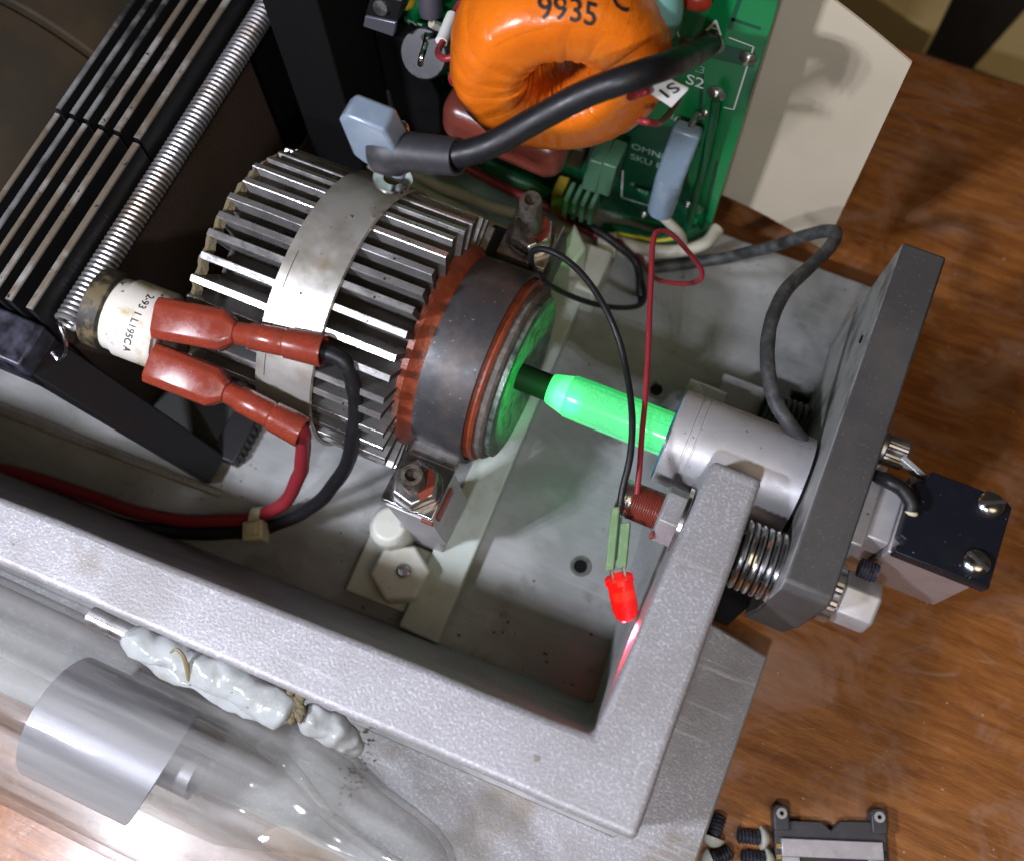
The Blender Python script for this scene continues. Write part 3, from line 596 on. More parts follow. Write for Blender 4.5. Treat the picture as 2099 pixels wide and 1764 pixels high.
# rear: knurled screws and sensor housing
def knurl(p, L, r, n=36):
    b = MB(); rings = []
    for x, k in ((0, 0.92), (0.25, 1.0), (L - 0.5, 1.0), (L, 0.86)):
        rings.append([(p[0] + x, p[1] + (r * k - (0.16 if i % 2 else 0)) * math.cos(2 * math.pi * i / (2 * n)), p[2] + (r * k - (0.16 if i % 2 else 0)) * math.sin(2 * math.pi * i / (2 * n))) for i in range(2 * n)])
    return b.loft(rings)
e = thing('knurled_screw', 'small knurled cap screw beside the black sensor cover on the mount plate', 'screw', (37, 83.6, 44))
MB().tubering((34.45, 83.6, 44.0), XP, 3.4, 1.0, 1.1, 32).build('washer', steel, e, bevel=0.1)
knurl((35.6, 83.6, 44.0), 4.4, 2.9, 24).build('knurled_head', steel, e, ang=20)
resize(e, 0.919, (34.0, 76.82, 59.08))
e = thing('thumb_screw', 'diamond knurled thumb wheel with grey hex end at the lower corner of the mount plate', 'thumb screw', (38, 55, 37))
knurl((34.45, 55.6, 36.5), 3.0, 6.0, 34).build('knurled_wheel', steel, e, ang=20)
MB().lathe((37.5, 55.6, 36.5), XP, [(0, 5.2), (6.3, 5.2), (6.9, 4.7)], 6, True, 0.35).build('hex_end', machined, e, bevel=0.3)
resize(e, 0.919, (34.92, 50.54, 52.65))
e = thing('sensor_housing', 'square housing with blue black cover and two slotted screws behind the mount plate', 'sensor housing', (50, 71, 26))
MB().box(41.3, 57.2, 63.6, 79.4, 27, 46.8).build('body', pink_alu, e, bevel=0.4)
cov = [(41.8, 63.0), (58.7, 63.0), (58.7, 79.0), (57.2, 80.1), (43.8, 80.1), (43.2, 77.6), (41.6, 77.0), (41.6, 66.4), (42.8, 66.0), (42.8, 64.6), (41.8, 64.6)]
MB().prism(cov, 46.85, 50.0).build('cover', navy_cover, e, bevel=0.25)
MB().box(37.0, 41.25, 65, 76.5, 29, 46.5).build('mounting_flange', machined, e, bevel=0.4)
MB().box(34.5, 36.9, 62.5, 79, 28, 47.2).build('mounting_flange', machined, e, bevel=0.4)
MB().obox((41.5, 81.0, 45.6), (0.9, -0.4, 0), (0.4, 0.9, 0), ZP, 6.0, 1.2, 2.2).build('bracket_tongue', machined, e, bevel=0.2)
for (x, y, a) in ((54.9, 78.0, 0.45), (55.3, 66.6, -0.42)):
    hd = MB().lathe((x, y, 50.02), ZP, [(0, 2.35), (0.7, 2.35), (1.25, 1.9), (1.5, 1.2), (1.55, 0.2)], 28).build('screw_head', bright_steel, e)
    MB().obox((x, y, 51.35), (math.cos(a), math.sin(a), 0), (-math.sin(a), math.cos(a), 0), ZP, 4.4, 0.62, 0.62).build('slot', ring_grey, hd)
MB().lathe((38.6, 60.8, 41.2), XP, thread_prof(3.4, 1.9, 0.6, 0.2), 18).build('socket_screw', blk_metal, e)
resize(e, 0.919, (45.95, 65.24, 42.54))
ck = spline([atx(1795, 975, 32.6), at(1820, 985, 66.0), at(1850, 1003, 66.5), at(1868, 1030, 66.2), at(1867, 1046, 65.6)], 8)
e2 = tag(MB().tube(ck, 1.25, 12).build('sensor_lead', blk_wire), 'short black lead curling onto the blue black sensor cover', 'cable')
cc = at(1868, 1049, 65.4); MB().sphere(cc, 0.8, 10, 6, (1.4, 0.8, 0.6)).build('cream_tip', M('cream_glue', (0.62, 0.60, 0.40), 0.5), e2)

# ================================================================== left: slats, springs, bracket, duct
fs = thing('slatted_heat_sink', 'black slatted heat sink with worn tan and silver top edges with painted shadow bands', 'heat sink', (-122, 80, 10))
def slat(x, w, y0, y1, mat, nm='slat', ztop=66.0):
    b = MB()
    c = [(-w / 2, 14.0), (w / 2, 14.0), (w / 2, ztop - 0.3), (w / 2 - 0.2, ztop), (-w / 2 + 0.2, ztop), (-w / 2, ztop - 0.3)]
    b.loft([[(x + a, y, z) for a, z in c] for y in (y0, y1)])
    b.mi = [1 if i in (2, 3, 4) else 0 for i in range(len(b.f))]
    return b.build(nm, [slat_black, mat], fs)
for x, w, mu, ml in ((-117.2, 1.55, slat_edge, slat_edge), (-121.7, 1.5, slat_edge, slat_edge), (-125.2, 1.4, slat_edge, slat_edge), (-128.7, 1.2, slat_edge_b, slat_edge), (-131.8, 1.2, slat_edge_b, slat_edge_b), (-135.0, 1.2, slat_edge_b, slat_edge)):
    slat(x, w, 78.6, 150, mu); slat(x + 0.55, w, 39.6, 77.6, ml)
MB().box(-136, -116.6, 39.6, 150, 10.1, 13.9).build('base', slat_black, fs)
MB().lathe((-181, 40, 14), YP, [(0, 38), (0, 43), (62, 43), (62.5, 42.2), (64, 42.2), (64.5, 43), (150, 43)], 80).build('fan_cowl', M('bronze_cowl', (0.036, 0.028, 0.018), 0.55, 0.3, layers=((0.05, 0.45, 0.7, (0.06, 0.04, 0.02), 4),), bump=(1.0, 0.2, 0.1)))
tag(bpy.data.objects['fan_cowl'], 'dim brown rounded metal cowl beyond the slats at the top left corner', 'cowl')
d = thing('air_duct', 'dark brown painted air duct behind the long spring', 'duct', (-108, 120, 10))
MB().box(-115.8, -96.0, 56, 131, 10.05, 11.2).build('duct_floor', duct_brown, d)
MB().box(-115.8, -96.0, 135, 137, 11.3, 92).build('duct_wall', duct_brown, d)
MB().box(-103.5, -90.5, 109.5, 125, 11.3, 96).build('black_panel', blk_paint, d, bevel=0.5)
MB().box(-104, -60, 134, 135.5, 10.1, 99).build('black_panel', blk_paint, d)
MB().box(-115.9, -114.8, 40, 112, 11.3, 56).build('duct_wall', duct_brown, d)

sp = thing('extension_spring', 'long tightly coiled steel extension spring along the slats', 'spring', (-112.6, 40, 60))
MB().tube(helix((-112.6, 41.0, 60), YP, 2.05, 84, 1.04, 18), 0.50, 7).build('coil', spring_steel, sp)
MB().tube(spline([(-112.6 - 2.1, 41.3, 60), (-112.6, 40.2, 61.8), (-111.0, 38.4, 60.5), (-110.6, 36.2, 58.2), (-112.0, 35.0, 56.8), (-113.6, 35.6, 57.6)], 6), 0.42, 7).build('hook', bright_steel, sp)
MB().tube(spline([(-112.6 + 2.1, 128.2, 60), (-111.2, 127.5, 61.5), (-108.5, 126.0, 61.8), (-107.2, 124.8, 62.5)], 6), 0.5, 7).build('hook', spring_steel, sp)

bk = thing('spring_bracket', 'black bracket with spotted square head and sloping foot strap at the lower left', 'bracket', (-118, 34, 10))
MB().box(-160, -116.0, 30.2, 39.2, 49.5, 60.2).build('head', blk_metal, bk, bevel=0.6)
st_ = lambda x, z, y0=31.0, y1=38.8: [(x, y0, z), (x, y1, z)]
MB().loft([[(-116.4, 30.6, 56), (-116.4, 38.9, 56), (-119, 38.9, 48), (-119, 30.6, 48)], [(-92.6, 31.2, 13.5), (-92.6, 38.4, 13.5), (-95.0, 38.4, 10.3), (-95.0, 31.2, 10.3)]]).build('strap', blk, bk, bevel=0.4)
MB().box(-120.0, -96.1, 39.0, 57.0, 11.3, 12.6).build('floor_sheet', M('dark_grey_sheet', (0.028, 0.030, 0.028), 0.6, 0.1, bump=(1.0, 0.2, 0.1)), bk, bevel=0.3)  # thin dark grey sheet laid over the floor beside the strap
MB().box(-96.0, -90.0, 37.4, 54.0, 10.3, 14.0).build('serrated_foot', blk, bk, bevel=0.3)
for i in range(9):
    MB().box(-90.1, -89.3, 39 + i * 1.6, 39.8 + i * 1.6, 10.4, 13.6).build('tooth', blk, bk)

# thermostat
TH = Vector((-102.6, 46.4, 61.0)); td = Vector((0.98, 0.06, -0.12)).normalized()
th = thing('thermostat', 'dirty white ceramic thermostat body printed with a date and letters', 'thermostat', TH)
_, ta, tb = frame(td)
MB().lathe(TH - td * 1.5, td, [(0, 6.8), (2.2, 6.8), (2.25, 7.4), (9.4, 7.4), (10.0, 7.0), (10.0, 5.6), (10.3, 5.4)], 48).build('body', ceramic, th)
MB().lathe(TH - td * 5.5, td, [(0, 6.0), (0.3, 7.5), (3.6, 7.5), (4.0, 7.0)], 48).build('rear_flange', ceramic_dirty, th)
def th_map(start):
    zc = (Vector((0, 0, 1)) - td * td.z).normalized(); yc = td.cross(zc)   # yc points to +Y side... sign fixed below
    if yc.y < 0: yc = -yc
    def f(x, y):
        a = start + x / 7.43
        return TH + td * (4.6 + y + x * -0.06) + (yc * math.cos(a) + zc * math.sin(a)) * 7.44
    return f
text_part('2-93 1 L195C A', 1.9, th_map(math.radians(62)), ink, th)
# red spade connectors
def connector(p0, p1, sag, label, up=Vector((0.1, -0.35, 1)), split=0.5):
    p0 = Vector(p0); p1 = Vector(p1); d0 = (p1 - p0).normalized()
    p0 = p0 - d0 * 1.3; d = d0; L = (p1 - p0).length
    ez = (up - d * up.dot(d)).normalized(); ey = ez.cross(d)
    e = thing('spade_connector', label, 'connector', p0, 'red insulated spade connectors on the thermostat')
    def ringrect(t, w, h): 
        c = p0 + d * t; k = 0.62
        return [c + ey * (w * a) + ez * (h * b) for a, b in ((-1, -k), (-k, -1), (k, -1), (1, -k), (1, k), (k, 1), (-k, 1), (-1, k))]
    b = MB().loft([ringrect(0, 3.7, 2.7), ringrect(12.3, 3.7, 2.7), ringrect(14.2, 2.3, 2.2), ringrect(14.8, 2.0, 2.0)]).build('housing', red_nylon, e, bevel=0.35)
    MB().obox(p0 + d * 0.2, d, ey, ez, 1.2, 4.6, 0.7).build('blade', steel, e)
    d2 = (d + sag).normalized()
    q = p0 + d * 14.6
    MB().lathe(q, d2, [(0, 1.9), (0.3, 2.05), (2.4, 2.1), (2.9, 2.45), (8.6, 2.5), (9.0, 2.35), (9.4, 2.75), (L - 15.2, 3.0), (L - 14.9, 2.9), (L - 14.9, 2.45), (L - 19, 2.2), (L - 19, 0.05)], 28, False).build('crimp_sleeve', red_nylon, e)
    return e, q + d2 * (L - 16.5), d2
A0, A1 = at(338, 655, 67), at(668, 716, 67)
e1, wA, dA = connector(A0, A1, Vector((0.0, -0.02, 0.0)), 'upper red insulated connector on the black lead, over the steel strap')
B0, B1 = at(325, 748, 63), at(632, 868, 60)
e1, wB, dB = connector(B0, B1, Vector((-0.02, -0.10, -0.06)), 'lower red insulated connector on the red lead, beside the black foot strap')

# ================================================================== leads
def wire(name, pts, r, mat, label, cat='wire', group=None, n=10, seg=10):
    from mathutils import noise as mn
    sp_ = [p + Vector((mn.noise(p * 0.12), mn.noise(p * 0.12 + Vector((31, 0, 0))), mn.noise(p * 0.12 + Vector((0, 17, 0))))) * min(0.30, r * 0.22) for p in spline(pts, seg)]
    rr = lambda t_: r * (1 + 0.05 * mn.noise(Vector((t_ * 40, r * 9, len(pts)))))
    return tag(MB().tube(sp_, rr, n).build(name, mat), label, cat, group)
wire('red_lead', [at(-60, 945, 13), at(0, 961, 13), at(60, 975, 13), at(150, 1004, 12.6), at(280, 1048, 12.6), at(380, 1067, 13), at(470, 1066, 14), at(535, 1056, 16.5), at(585, 1025, 25), at(615, 965, 40), at(622, 905, 54), wB + dB * 1.0, wB - dB * 3], 1.45, red_wire,
     'thick red lead running along the chassis well to the lower red connector', n=14)
wire('black_lead', [at(-60, 978, 12), at(0, 992, 12), at(90, 1022, 11.6), at(240, 1070, 11.6), at(390, 1094, 12), at(500, 1090, 13.5), at(570, 1074, 17), at(640, 1037, 25), at(698, 975, 38), at(724, 900, 50), at(728, 810, 60), at(706, 742, 66), wA, wA - dA * 3], 1.45, blk_wire,
     'thick black lead running under the red one to the upper red connector', n=14)
tc_ = at(528, 1080, 17)
e = thing('cable_tie', 'yellowed cable tie with square head binding the red and black leads', 'cable tie', tc_, 'yellowed nylon cable ties')
dx = (at(570, 1068, 16) - at(480, 1080, 14)).normalized(); dy = Vector((0, 0, 1)).cross(dx).normalized(); dz = dx.cross(dy)
MB().obox(tc_ + dy * -1.2 + dz * 0.8, dx, dy, dz, 4.6, 4.4, 4.2).build('head', tie_nylon, e, bevel=0.5)
MB().obox(tc_ + dy * -0.9 + dz * 3.0, dx, dy, dz, 2.6, 2.6, 0.8).build('latch', tie_nylon, e, bevel=0.3)
lp = [tc_ + dy * (1.0 + 3.2 * math.cos(a)) + dz * (-1.0 + 2.6 * math.sin(a)) for a in [2 * math.pi * k / 28 for k in range(29)]]
b = MB(); b.loft([[p - dx * 1.2, p + dx * 1.2, (p + (p - tc_).normalized() * 0.6) + dx * 1.2, (p + (p - tc_).normalized() * 0.6) - dx * 1.2] for p in lp]); b.build('strap', tie_nylon, e)

# big black cable with boot and blue flag insulator
from mathutils import noise as mnz
cp = [aty(935, 318, 85.0), aty(1000, 300, 87), aty(1100, 245, 92), aty(1200, 193, 96), aty(1300, 157, 99.5), aty(1375, 132, 107), aty(1425, 108, 118), aty(1450, 92, 129), aty(1455, 88, 131)]
big = thing('power_cable', 'thick black cable with grey heat shrink boot crossing the orange toroid to solder pad A', 'cable', cp[0])
MB().tube(spline(cp, 10), 2.15, 18).build('jacket', blk_wire, big)
b0, b1 = aty(776, 306, 84.5), aty(940, 322, 85.0)
bd = (b1 - b0).normalized()
def boot(t_): 
    return [4.0, 4.35, 4.3, 3.9, 3.2, 3.05, 3.0, 3.05, 2.95, 2.95][min(9, int(t_ * 9.999))]
L_ = (b1 - b0).length
MB().lathe(b0, bd, [(0, 3.4), (0.3, 4.0), (2, 4.3), (4.2, 4.2), (5.4, 3.55), (6.5, 3.3), (L_ - 0.6, 3.1), (L_, 3.05), (L_, 2.6), (L_ - 2, 2.3)], 32, False).build('heat_shrink', shrink, big)
fl = thing('flag_terminal', 'translucent pale blue flag terminal standing on top of the steel strap', 'terminal', (b0.x, b0.y, 70))
yq = 84.8
poly = [(692, 246), (706, 236), (786, 268), (832, 352), (826, 372), (812, 372), (742, 334), (722, 318)]
pa = [aty(u, v, yq - 2.4) for u, v in poly]; pb = [p + Vector((0, 4.8, 0)) for p in pa]
MB().loft([pa, pb]).build('insulator', blue_nylon, fl, bevel=0.7, seg=3)
MB().tubering((aty(805, 372, 86).x, 86.0, 71.4), (0.05, 0.32, 1), 3.6, 1.7, 0.6, 32).build('ring', bright_steel, fl)
sc = aty(817, 268, 90)
MB().lathe(sc - Vector((0, 0, 8)), (0.02, 0.0, 1), thread_prof(9.0, 1.75, 0.75, 0.3) + [(9.0, 0.3)], 20).build('screw', bright_steel, fl)

# right-hand loop cable
wire('loop_cable', [at(1330, 552, 13), at(1390, 543, 13), at(1470, 532, 16), at(1560, 511, 24), at(1650, 484, 34), at(1700, 473, 40), at(1714, 480, 42), at(1700, 507, 43), at(1655, 550, 46), at(1605, 605, 50), at(1580, 670, 53), at(1574, 750, 54), at(1588, 815, 54), at(1615, 865, 53.5), at(1645, 905, 51)], 1.4, dusty_wire,
     'dusty black cable bending sharply past the beige sheet down to the mirror barrel', 'cable', n=14)
# LED leads
wire('thin_red_wire', [at(1306, 1012, 56.5), at(1313, 930, 58), at(1322, 820, 59), at(1330, 690, 60), at(1335, 560, 60), at(1339, 492, 60), at(1350, 474, 59.5), at(1378, 482, 57), at(1420, 528, 50), at(1438, 556, 46), at(1432, 575, 43), at(1400, 582, 38), at(1350, 574, 30), at(1325, 550, 22), at(1306, 520, 16), at(1280, 505, 14)], 0.52, red_wire,
     'thin red wire looping high up from the red indicator light')
wire('thin_black_wire', [at(1270, 1050, 56), at(1277, 1000, 58), at(1292, 930, 60), at(1296, 850, 61), at(1280, 740, 60), at(1250, 650, 62), at(1205, 575, 62), at(1160, 532, 61), at(1120, 513, 60), at(1094, 515, 58), at(1088, 533, 55), at(1100, 560, 48), at(1140, 592, 38), at(1200, 618, 30), at(1270, 632, 22), at(1312, 625, 18), at(1320, 600, 16), at(1310, 560, 14), at(1295, 520, 14), at(1270, 500, 14)], 0.62, blk_wire,
     'thin black wire arching from the red indicator light over the far clamp')
# LED indicator
l0, l1 = at(1268, 1182, 52.5), at(1286, 1266, 48.5)
ld = (l1 - l0).normalized()
le = thing('indicator_light', 'glowing red indicator light hanging on a green connector by the end arm', 'indicator light', l0)
MB().lathe(l0, ld, [(0, 0.3), (0, 2.5), (0.9, 2.6), (1.1, 2.3), (6.0, 2.3), (7.1, 2.05), (7.9, 1.4), (8.3, 0.5)], 32).build('lens', led_red, le)
MB().obox(l0 + ld * 3.4, ld, ld.cross(Vector((0, 0, 1))).normalized(), ld.cross(ld.cross(Vector((0, 0, 1)))).normalized(), 1.6, 2.0, 1.2).build('die_cup', M('lit_die', (1, 0.2, 0.1), 0.4, 0, emit=((1.0, 0.10, 0.03), 5.0)), le, bevel=0.2)
lx = Vector((0.95, 0.30, 0)).normalized(); ly = ld.cross(lx).normalized(); lx = ly.cross(ld).normalized()
for s in (-1.0, 1.15):
    MB().tube([l0 + lx * s + ld * 0.6, l0 + lx * s - ld * 1.5, l0 + lx * s * 0.9 - ld * 3.2], 0.36, 6).build('lead', steel, le)
g0 = at(1261, 1158, 54.3); gd = (at(1274, 1020, 57) - g0).normalized(); gy = gd.cross(lx).normalized()
MB().obox(g0 + gd * 4.8 - lx * 0.85, gd, lx, gy, 11.0, 1.6, 2.8).build('connector_shell', conn_green, le, bevel=0.25)
MB().obox(g0 + gd * 3.3 + lx * 1.2, gd, lx, gy, 7.9, 1.8, 2.4).build('connector_shell', conn_green, le, bevel=0.25)
MB().obox(g0 + gd * 4.6 + lx * 0.15, gd, lx, gy, 7.5, 0.7, 1.4).build('slot', M('dark_green_slot', (0.03, 0.09, 0.035), 0.5), le)
ig = lamp('added_wall_spot', l1 + Vector((-1.2, 0.0, 1.0)) + ld * 1.6, 0.13, 1.2, (1.0, 0.04, 0.07), 'SPOT', l1 + Vector((5, -4.5, 4)))  # extra red spot added to throw the indicator's colour onto the arm wall
ig.data.spot_size = math.radians(95); ig.data.spot_blend = 0.8

# ================================================================== circuit board and what is on it
PY = 131.6
pcb = thing('circuit_board', 'green upright circuit board with white printed legends and solder pads', 'circuit board', (-50, PY, 10))
MB().box(-87, -12.2, PY, PY + 1.6, 10.1, 99).build('board', pcb_green, pcb, bevel=0.2)
def pp(u, v): return aty(u, v, PY - 0.03)
MB().add([pp(1455, 85), pp(1548, 108), pp(1545, 140), pp(1448, 118)], [[0, 1, 2, 3]]).build('copper_trace', pcb_trace, pcb)
MB().add([pp(1290, 250), pp(1398, 262), pp(1424, 472), pp(1230, 430)], [[0, 1, 2, 3]]).build('copper_trace', pcb_trace, pcb)
def line(a, c, w=0.36, parent=pcb):
    a, c = pp(*a), pp(*c); d = (c - a).normalized(); nrm = Vector((-d.z, 0, d.x)) * w / 2; o = Vector((0, -0.03, 0))
    MB().add([a + nrm + o, c + nrm + o, c - nrm + o, a - nrm + o], [[0, 1, 2, 3]]).build('printed_line', silk, parent)
for a, c in (((1494, 77), (1545, 96)), ((1545, 96), (1540, 112)), ((1532, 135), (1504, 225)), ((1504, 225), (1484, 220)), ((1277, 350), (1274, 405)), ((1274, 405), (1350, 428))): line(a, c)
MB().tube([pp(1350, -5), pp(1365, 15), pp(1383, 45), pp(1391, 75)], 0.22, 6).build('bare_wire', silk, pcb)
silk_thin = M('worn_silkscreen', (0.30, 0.42, 0.34), 0.6)
def ptext(s, u, v, size, rot=0.0):
    p = pp(u, v); c_, s_ = math.cos(rot), math.sin(rot)
    text_part(s, size, lambda x, y: Vector((p.x + x * c_ - y * s_, PY - 0.07, p.z + x * s_ + y * c_)), silk if size > 3.1 else silk_thin, pcb, 'printed_legend')
ptext('A', 1446, 62, 4.6); ptext('D3', 836, 55, 3.2); ptext('S2', 1404, 170, 4.0); ptext('.3', 1424, 146, 2.8); ptext('6', 1380, 250, 3.6)
ptext('OMNICH', 1293, 304, 2.9); ptext('SKU 8', 1291, 325, 2.9); ptext('.6', 1290, 378, 1.8); ptext('913', 1306, 392, 1.8); ptext('L0T', 1432, 440, 2.2, 1.25)
ptext('N', 1362, 240, 2.6)
for (u, v, r) in ((1455, 88, 2.9), (1533, 120, 1.7), (1468, 192, 2.0), (1410, 92, 1.8), (1432, 237, 1.1), (1378, 176, 1.4), (1446, 232, 1.0)):
    p = pp(u, v)
    MB().lathe(p, (0, -1, 0), [(0, r), (0.12, r), (0.4, r * 0.62), (0.9, r * 0.42), (1.5, r * 0.3), (1.6, 0.05)], 20).build('solder_joint', solder, pcb)
for (u, v) in ((1320, 440), (1362, 452), (1410, 420)):
    p = pp(u, v); MB().lathe(p, (0, -1, 0), [(0, 1.0), (0.4, 0.7), (1.0, 0.3)], 14).build('solder_joint', solder, pcb)
q4 = [aty(742, 62, 126), aty(838, 84, 126), aty(900, 200, 126), aty(905, 330, 126), aty(745, 300, 126)]
tag(MB().loft([q4, [p + Vector((0, 4, 0)) for p in q4]]).build('shade_block', blk_paint, bevel=0.4), 'added matt black block filling in the shade left of the circuit board', 'component')  # black slab added where the board's left side lies in shadow
for a, c in (((1440, 140), (1432, 300)), ((1500, 40), (1560, 60)), ((1470, 330), (1440, 470)), ((1520, -10), (1495, 60)), ((1300, 380), (1360, 396))):
    a_, c_ = pp(*a), pp(*c); d_ = (c_ - a_).normalized(); n_ = Vector((-d_.z, 0, d_.x)) * 0.4
    MB().add([a_ + n_, c_ + n_, c_ - n_, a_ - n_], [[0, 1, 2, 3]]).build('copper_trace', pcb_trace, pcb)
# wire stub at lower solder joint (green)
wire('green_jumper', [aty(1466, 205, 129), aty(1462, 240, 128), aty(1452, 290, 128.5), aty(1440, 350, 129), aty(1424, 410, 129), aty(1412, 470, 128)], 0.95, green_wire, 'green jumper wire running down the right edge of the circuit board')

# toroid
TC = Vector((-43.9, 113.0, 84.5)); RO, RI, DP = 18.9, 5.7, 8.6
TYAW = math.radians(24)
def tw(p):
    c_, s_ = math.cos(TYAW), math.sin(TYAW); d_ = p - TC
    return TC + Vector((d_.x * c_ - d_.y * s_, d_.x * s_ + d_.y * c_, d_.z))
to = thing('toroid_transformer', 'orange taped toroid transformer printed 9935 in front of the circuit board', 'transformer', TC)
def tor(phi, th_, off):
    rc = (RO + RI) / 2; ra = (RO - RI) / 2; k = 2.9
    ct, s_ = math.cos(th_), math.sin(th_)
    den = (abs(ct) ** k + abs(s_) ** k) ** (1 / k)
    r = rc + (ra + off) * ct / den; y = (DP + off) * s_ / den
    return tw(TC + Vector((r * math.cos(phi), -y, r * math.sin(phi))))
NW = 22
b = MB(); b.loft([[tor(2 * math.pi * i / 90, 2 * math.pi * j / 40, -0.12) for j in range(40)] for i in range(91)], caps=False); b.build('wound_core', tape_o, to)
for i in range(NW):
    b = MB(); rows = []; w = 2 * math.pi / NW
    sk = random.uniform(0.02, 0.46); wj = random.uniform(-0.025, 0.025); th_k = random.uniform(0.5, 1.5); pa_ = random.uniform(0, 6)
    for k in range(7):
        fr_ = k / 6
        off = (0.30 - 0.29 * fr_) * th_k
        if k == 0: off = 0.06
        row = []
        for j in range(48):
            a = 2 * math.pi * j / 48
            inner = max(0, -math.cos(a))
            ph = (i - 0.25 + fr_ * 1.60) * w + wj + sk * math.sin(a) * 0.55
            wr = 0.16 * inner * math.sin(pa_ + k * 2.3 + a * 3) + 0.06 * math.sin(7 * a + pa_ * 2 + k * 1.7) + 0.05 * math.sin(3 * a + pa_ + k * 2.9)
            row.append(tor(ph, a, off + wr))
        rows.append(row)
    b.loft(rows, caps=False).build('tape_wrap', tape_o, to, ang=60)
# printed band and digits on its rim
b = MB(); rows = []
for k in range(25):
    ph = math.radians(56 + k * 3.4)
    rows.append([tor(ph, math.radians(a_), o) for a_, o in ((58, 0.2), (56, 0.34), (40, 0.34), (20, 0.34), (0, 0.34), (-25, 0.34), (-50, 0.25))])
b.loft(rows, caps=False, closed=False).build('printed_band', tape_o, to, ang=70)
def rim(x, y, a0=math.radians(103), t0=math.radians(47)):
    return tor(a0 - x / (RO + 0.9), t0 - y / 9.5, 0.40)
text_part('9935', 5.2, lambda x, y: rim(x, y - x * 0.13), ink, to)
text_part('C', 5.2, lambda x, y: rim(x + 12.4, y + 2.4), ink, to)
# magnet wire ends
def cw(pts, name, r, mat, lab, grp=None): return wire(name, pts, r, mat, lab, 'wire', grp)
cw([aty(955, -10, 122), aty(935, 20, 119), aty(915, 70, 113), aty(899, 100, 109), aty(899, 113, 107), aty(912, 121, 106), aty(930, 117, 106.5)], 'toroid_lead', 0.62, red_wire, 'red toroid lead curling round under its white sleeve', 'red winding leads of the toroid')
wire('white_sleeve', [aty(928, 32, 117.4), aty(903, 85, 111)], 1.15, white_tag, 'white marker sleeve on the red toroid lead', 'sleeve')
cw([aty(935, 140, 108), aty(925, 158, 107), aty(930, 172, 107), aty(945, 178, 107)], 'toroid_lead', 0.6, red_wire, 'short red winding lead at the left foot of the toroid', 'red winding leads of the toroid')
cw([aty(1290, 200, 101.5), aty(1312, 192, 101), aty(1335, 184, 104), aty(1372, 165, 126)], 'toroid_lead', 0.6, red_wire, 'red winding lead going into the white S1 tag', 'red winding leads of the toroid')
cw([aty(1310, 248, 104), aty(1330, 252, 104), aty(1352, 252, 108), aty(1372, 232, 124), aty(1390, 205, 131)], 'toroid_lead', 0.6, red_wire, 'red winding lead below the S1 tag', 'red winding leads of the toroid')
# S1 tag
tg = thing('marker_tag', 'folded white marker tag lettered S1 on the toroid lead', 'tag', aty(1365, 190, 112))
q = [aty(1322, 186, 103), aty(1358, 160, 104.5), aty(1410, 186, 106), aty(1376, 222, 105)]
MB().loft([q, [p + Vector((0, 0.5, 0.1)) for p in q]]).build('flag', white_tag, tg, bevel=0.1)
def tagmap(x, y):
    # baseline runs from upper right to lower left along the flag
    o = q[2] * 0.62 + q[1] * 0.38; d_ = (q[0] * 0.55 + q[3] * 0.45 - o).normalized()
    nrm = (q[1] - q[0]).cross(q[3] - q[0]).normalized()
    if nrm.y > 0: nrm = -nrm
    u_ = nrm.cross(d_)
    o = (q[0] + q[1] + q[2] + q[3]) / 4
    return o + d_ * (x - 2.1) + u_ * (y - 1.35) + nrm * 0.16
text_part('S1', 3.6, tagmap, ink, tg)
# brown film capacitor
fc = thing('film_capacitor', 'glossy red brown film capacitor lying under the orange toroid', 'capacitor', (-60, 118, 40))
fa, fb = aty(1038, 232, 117), aty(1060, 300, 117)
pts4 = [aty(918, 196, 113), aty(906, 282, 113), aty(1132, 376, 113), aty(1160, 302, 113)]
cen = sum(pts4, Vector()) / 4
fx = (pts4[2] + pts4[3] - pts4[0] - pts4[1]).normalized(); fz = Vector((-fx.z, 0, fx.x)).normalized(); fy = Vector((0, 1, 0))
MB().obox(cen + Vector((0, 3.0, 0)), fx, fy, fz, 27.2, 10.4, 11.4).build('body', film_brown, fc, bevel=3.9, seg=6)
MB().tube([cen + fx * 12.5 + Vector((0, 5, 0)), cen + fx * 15.0 + Vector((0, 7, -2)), cen + fx * 15.0 + Vector((0, 12, -3))], 0.5, 8).build('lead', steel, fc)
# left-hand components
ec = thing('electrolytic_capacitor', 'black round capacitor with a bent bright lead left of the toroid', 'capacitor', aty(860, 130, 118))
c = aty(860, 128, 119)
MB().lathe(c + Vector((0, 12, -8)), (0, -0.75, 0.62), [(0, 5.2), (12.5, 5.2), (13.2, 4.8), (13.2, 0.2)], 36).build('can', M('grey_end_can', (0.035, 0.035, 0.04), 0.4, 0, layers=((0.4, 0.5, 0.7, (0.06, 0.06, 0.065), 3),)), ec)
MB().tube(spline([aty(866, 78, 124), aty(874, 74, 119), aty(872, 92, 114.5), aty(864, 118, 111.5), aty(862, 132, 111.5)], 6), 0.62, 8).build('lead', bright_steel, ec)
tr = thing('power_transistor', 'black power transistor with a grey metal tab at the top of the board', 'transistor', aty(785, 30, 122))
q4 = [aty(748, 34, 118), aty(811, 48, 118), aty(806, 76, 118), aty(744, 55, 118)]
MB().loft([q4, [p + Vector((0, 1.2, 0)) for p in q4]]).build('tab', M('dull_tab', (0.25, 0.25, 0.29), 0.4, 0.7), tr, bevel=0.2)
q4 = [aty(760, -14, 117), aty(825, 2, 117), aty(815, 46, 117), aty(748, 32, 117)]
MB().loft([q4, [p + Vector((0, 4.5, 0)) for p in q4]]).build('case', blk, tr, bevel=0.4)
MB().lathe(aty(782, 14, 117), (0, -1, 0.3), [(0, 1.6), (0.7, 1.5), (0.9, 0.4)], 18).build('screw', steel, tr)
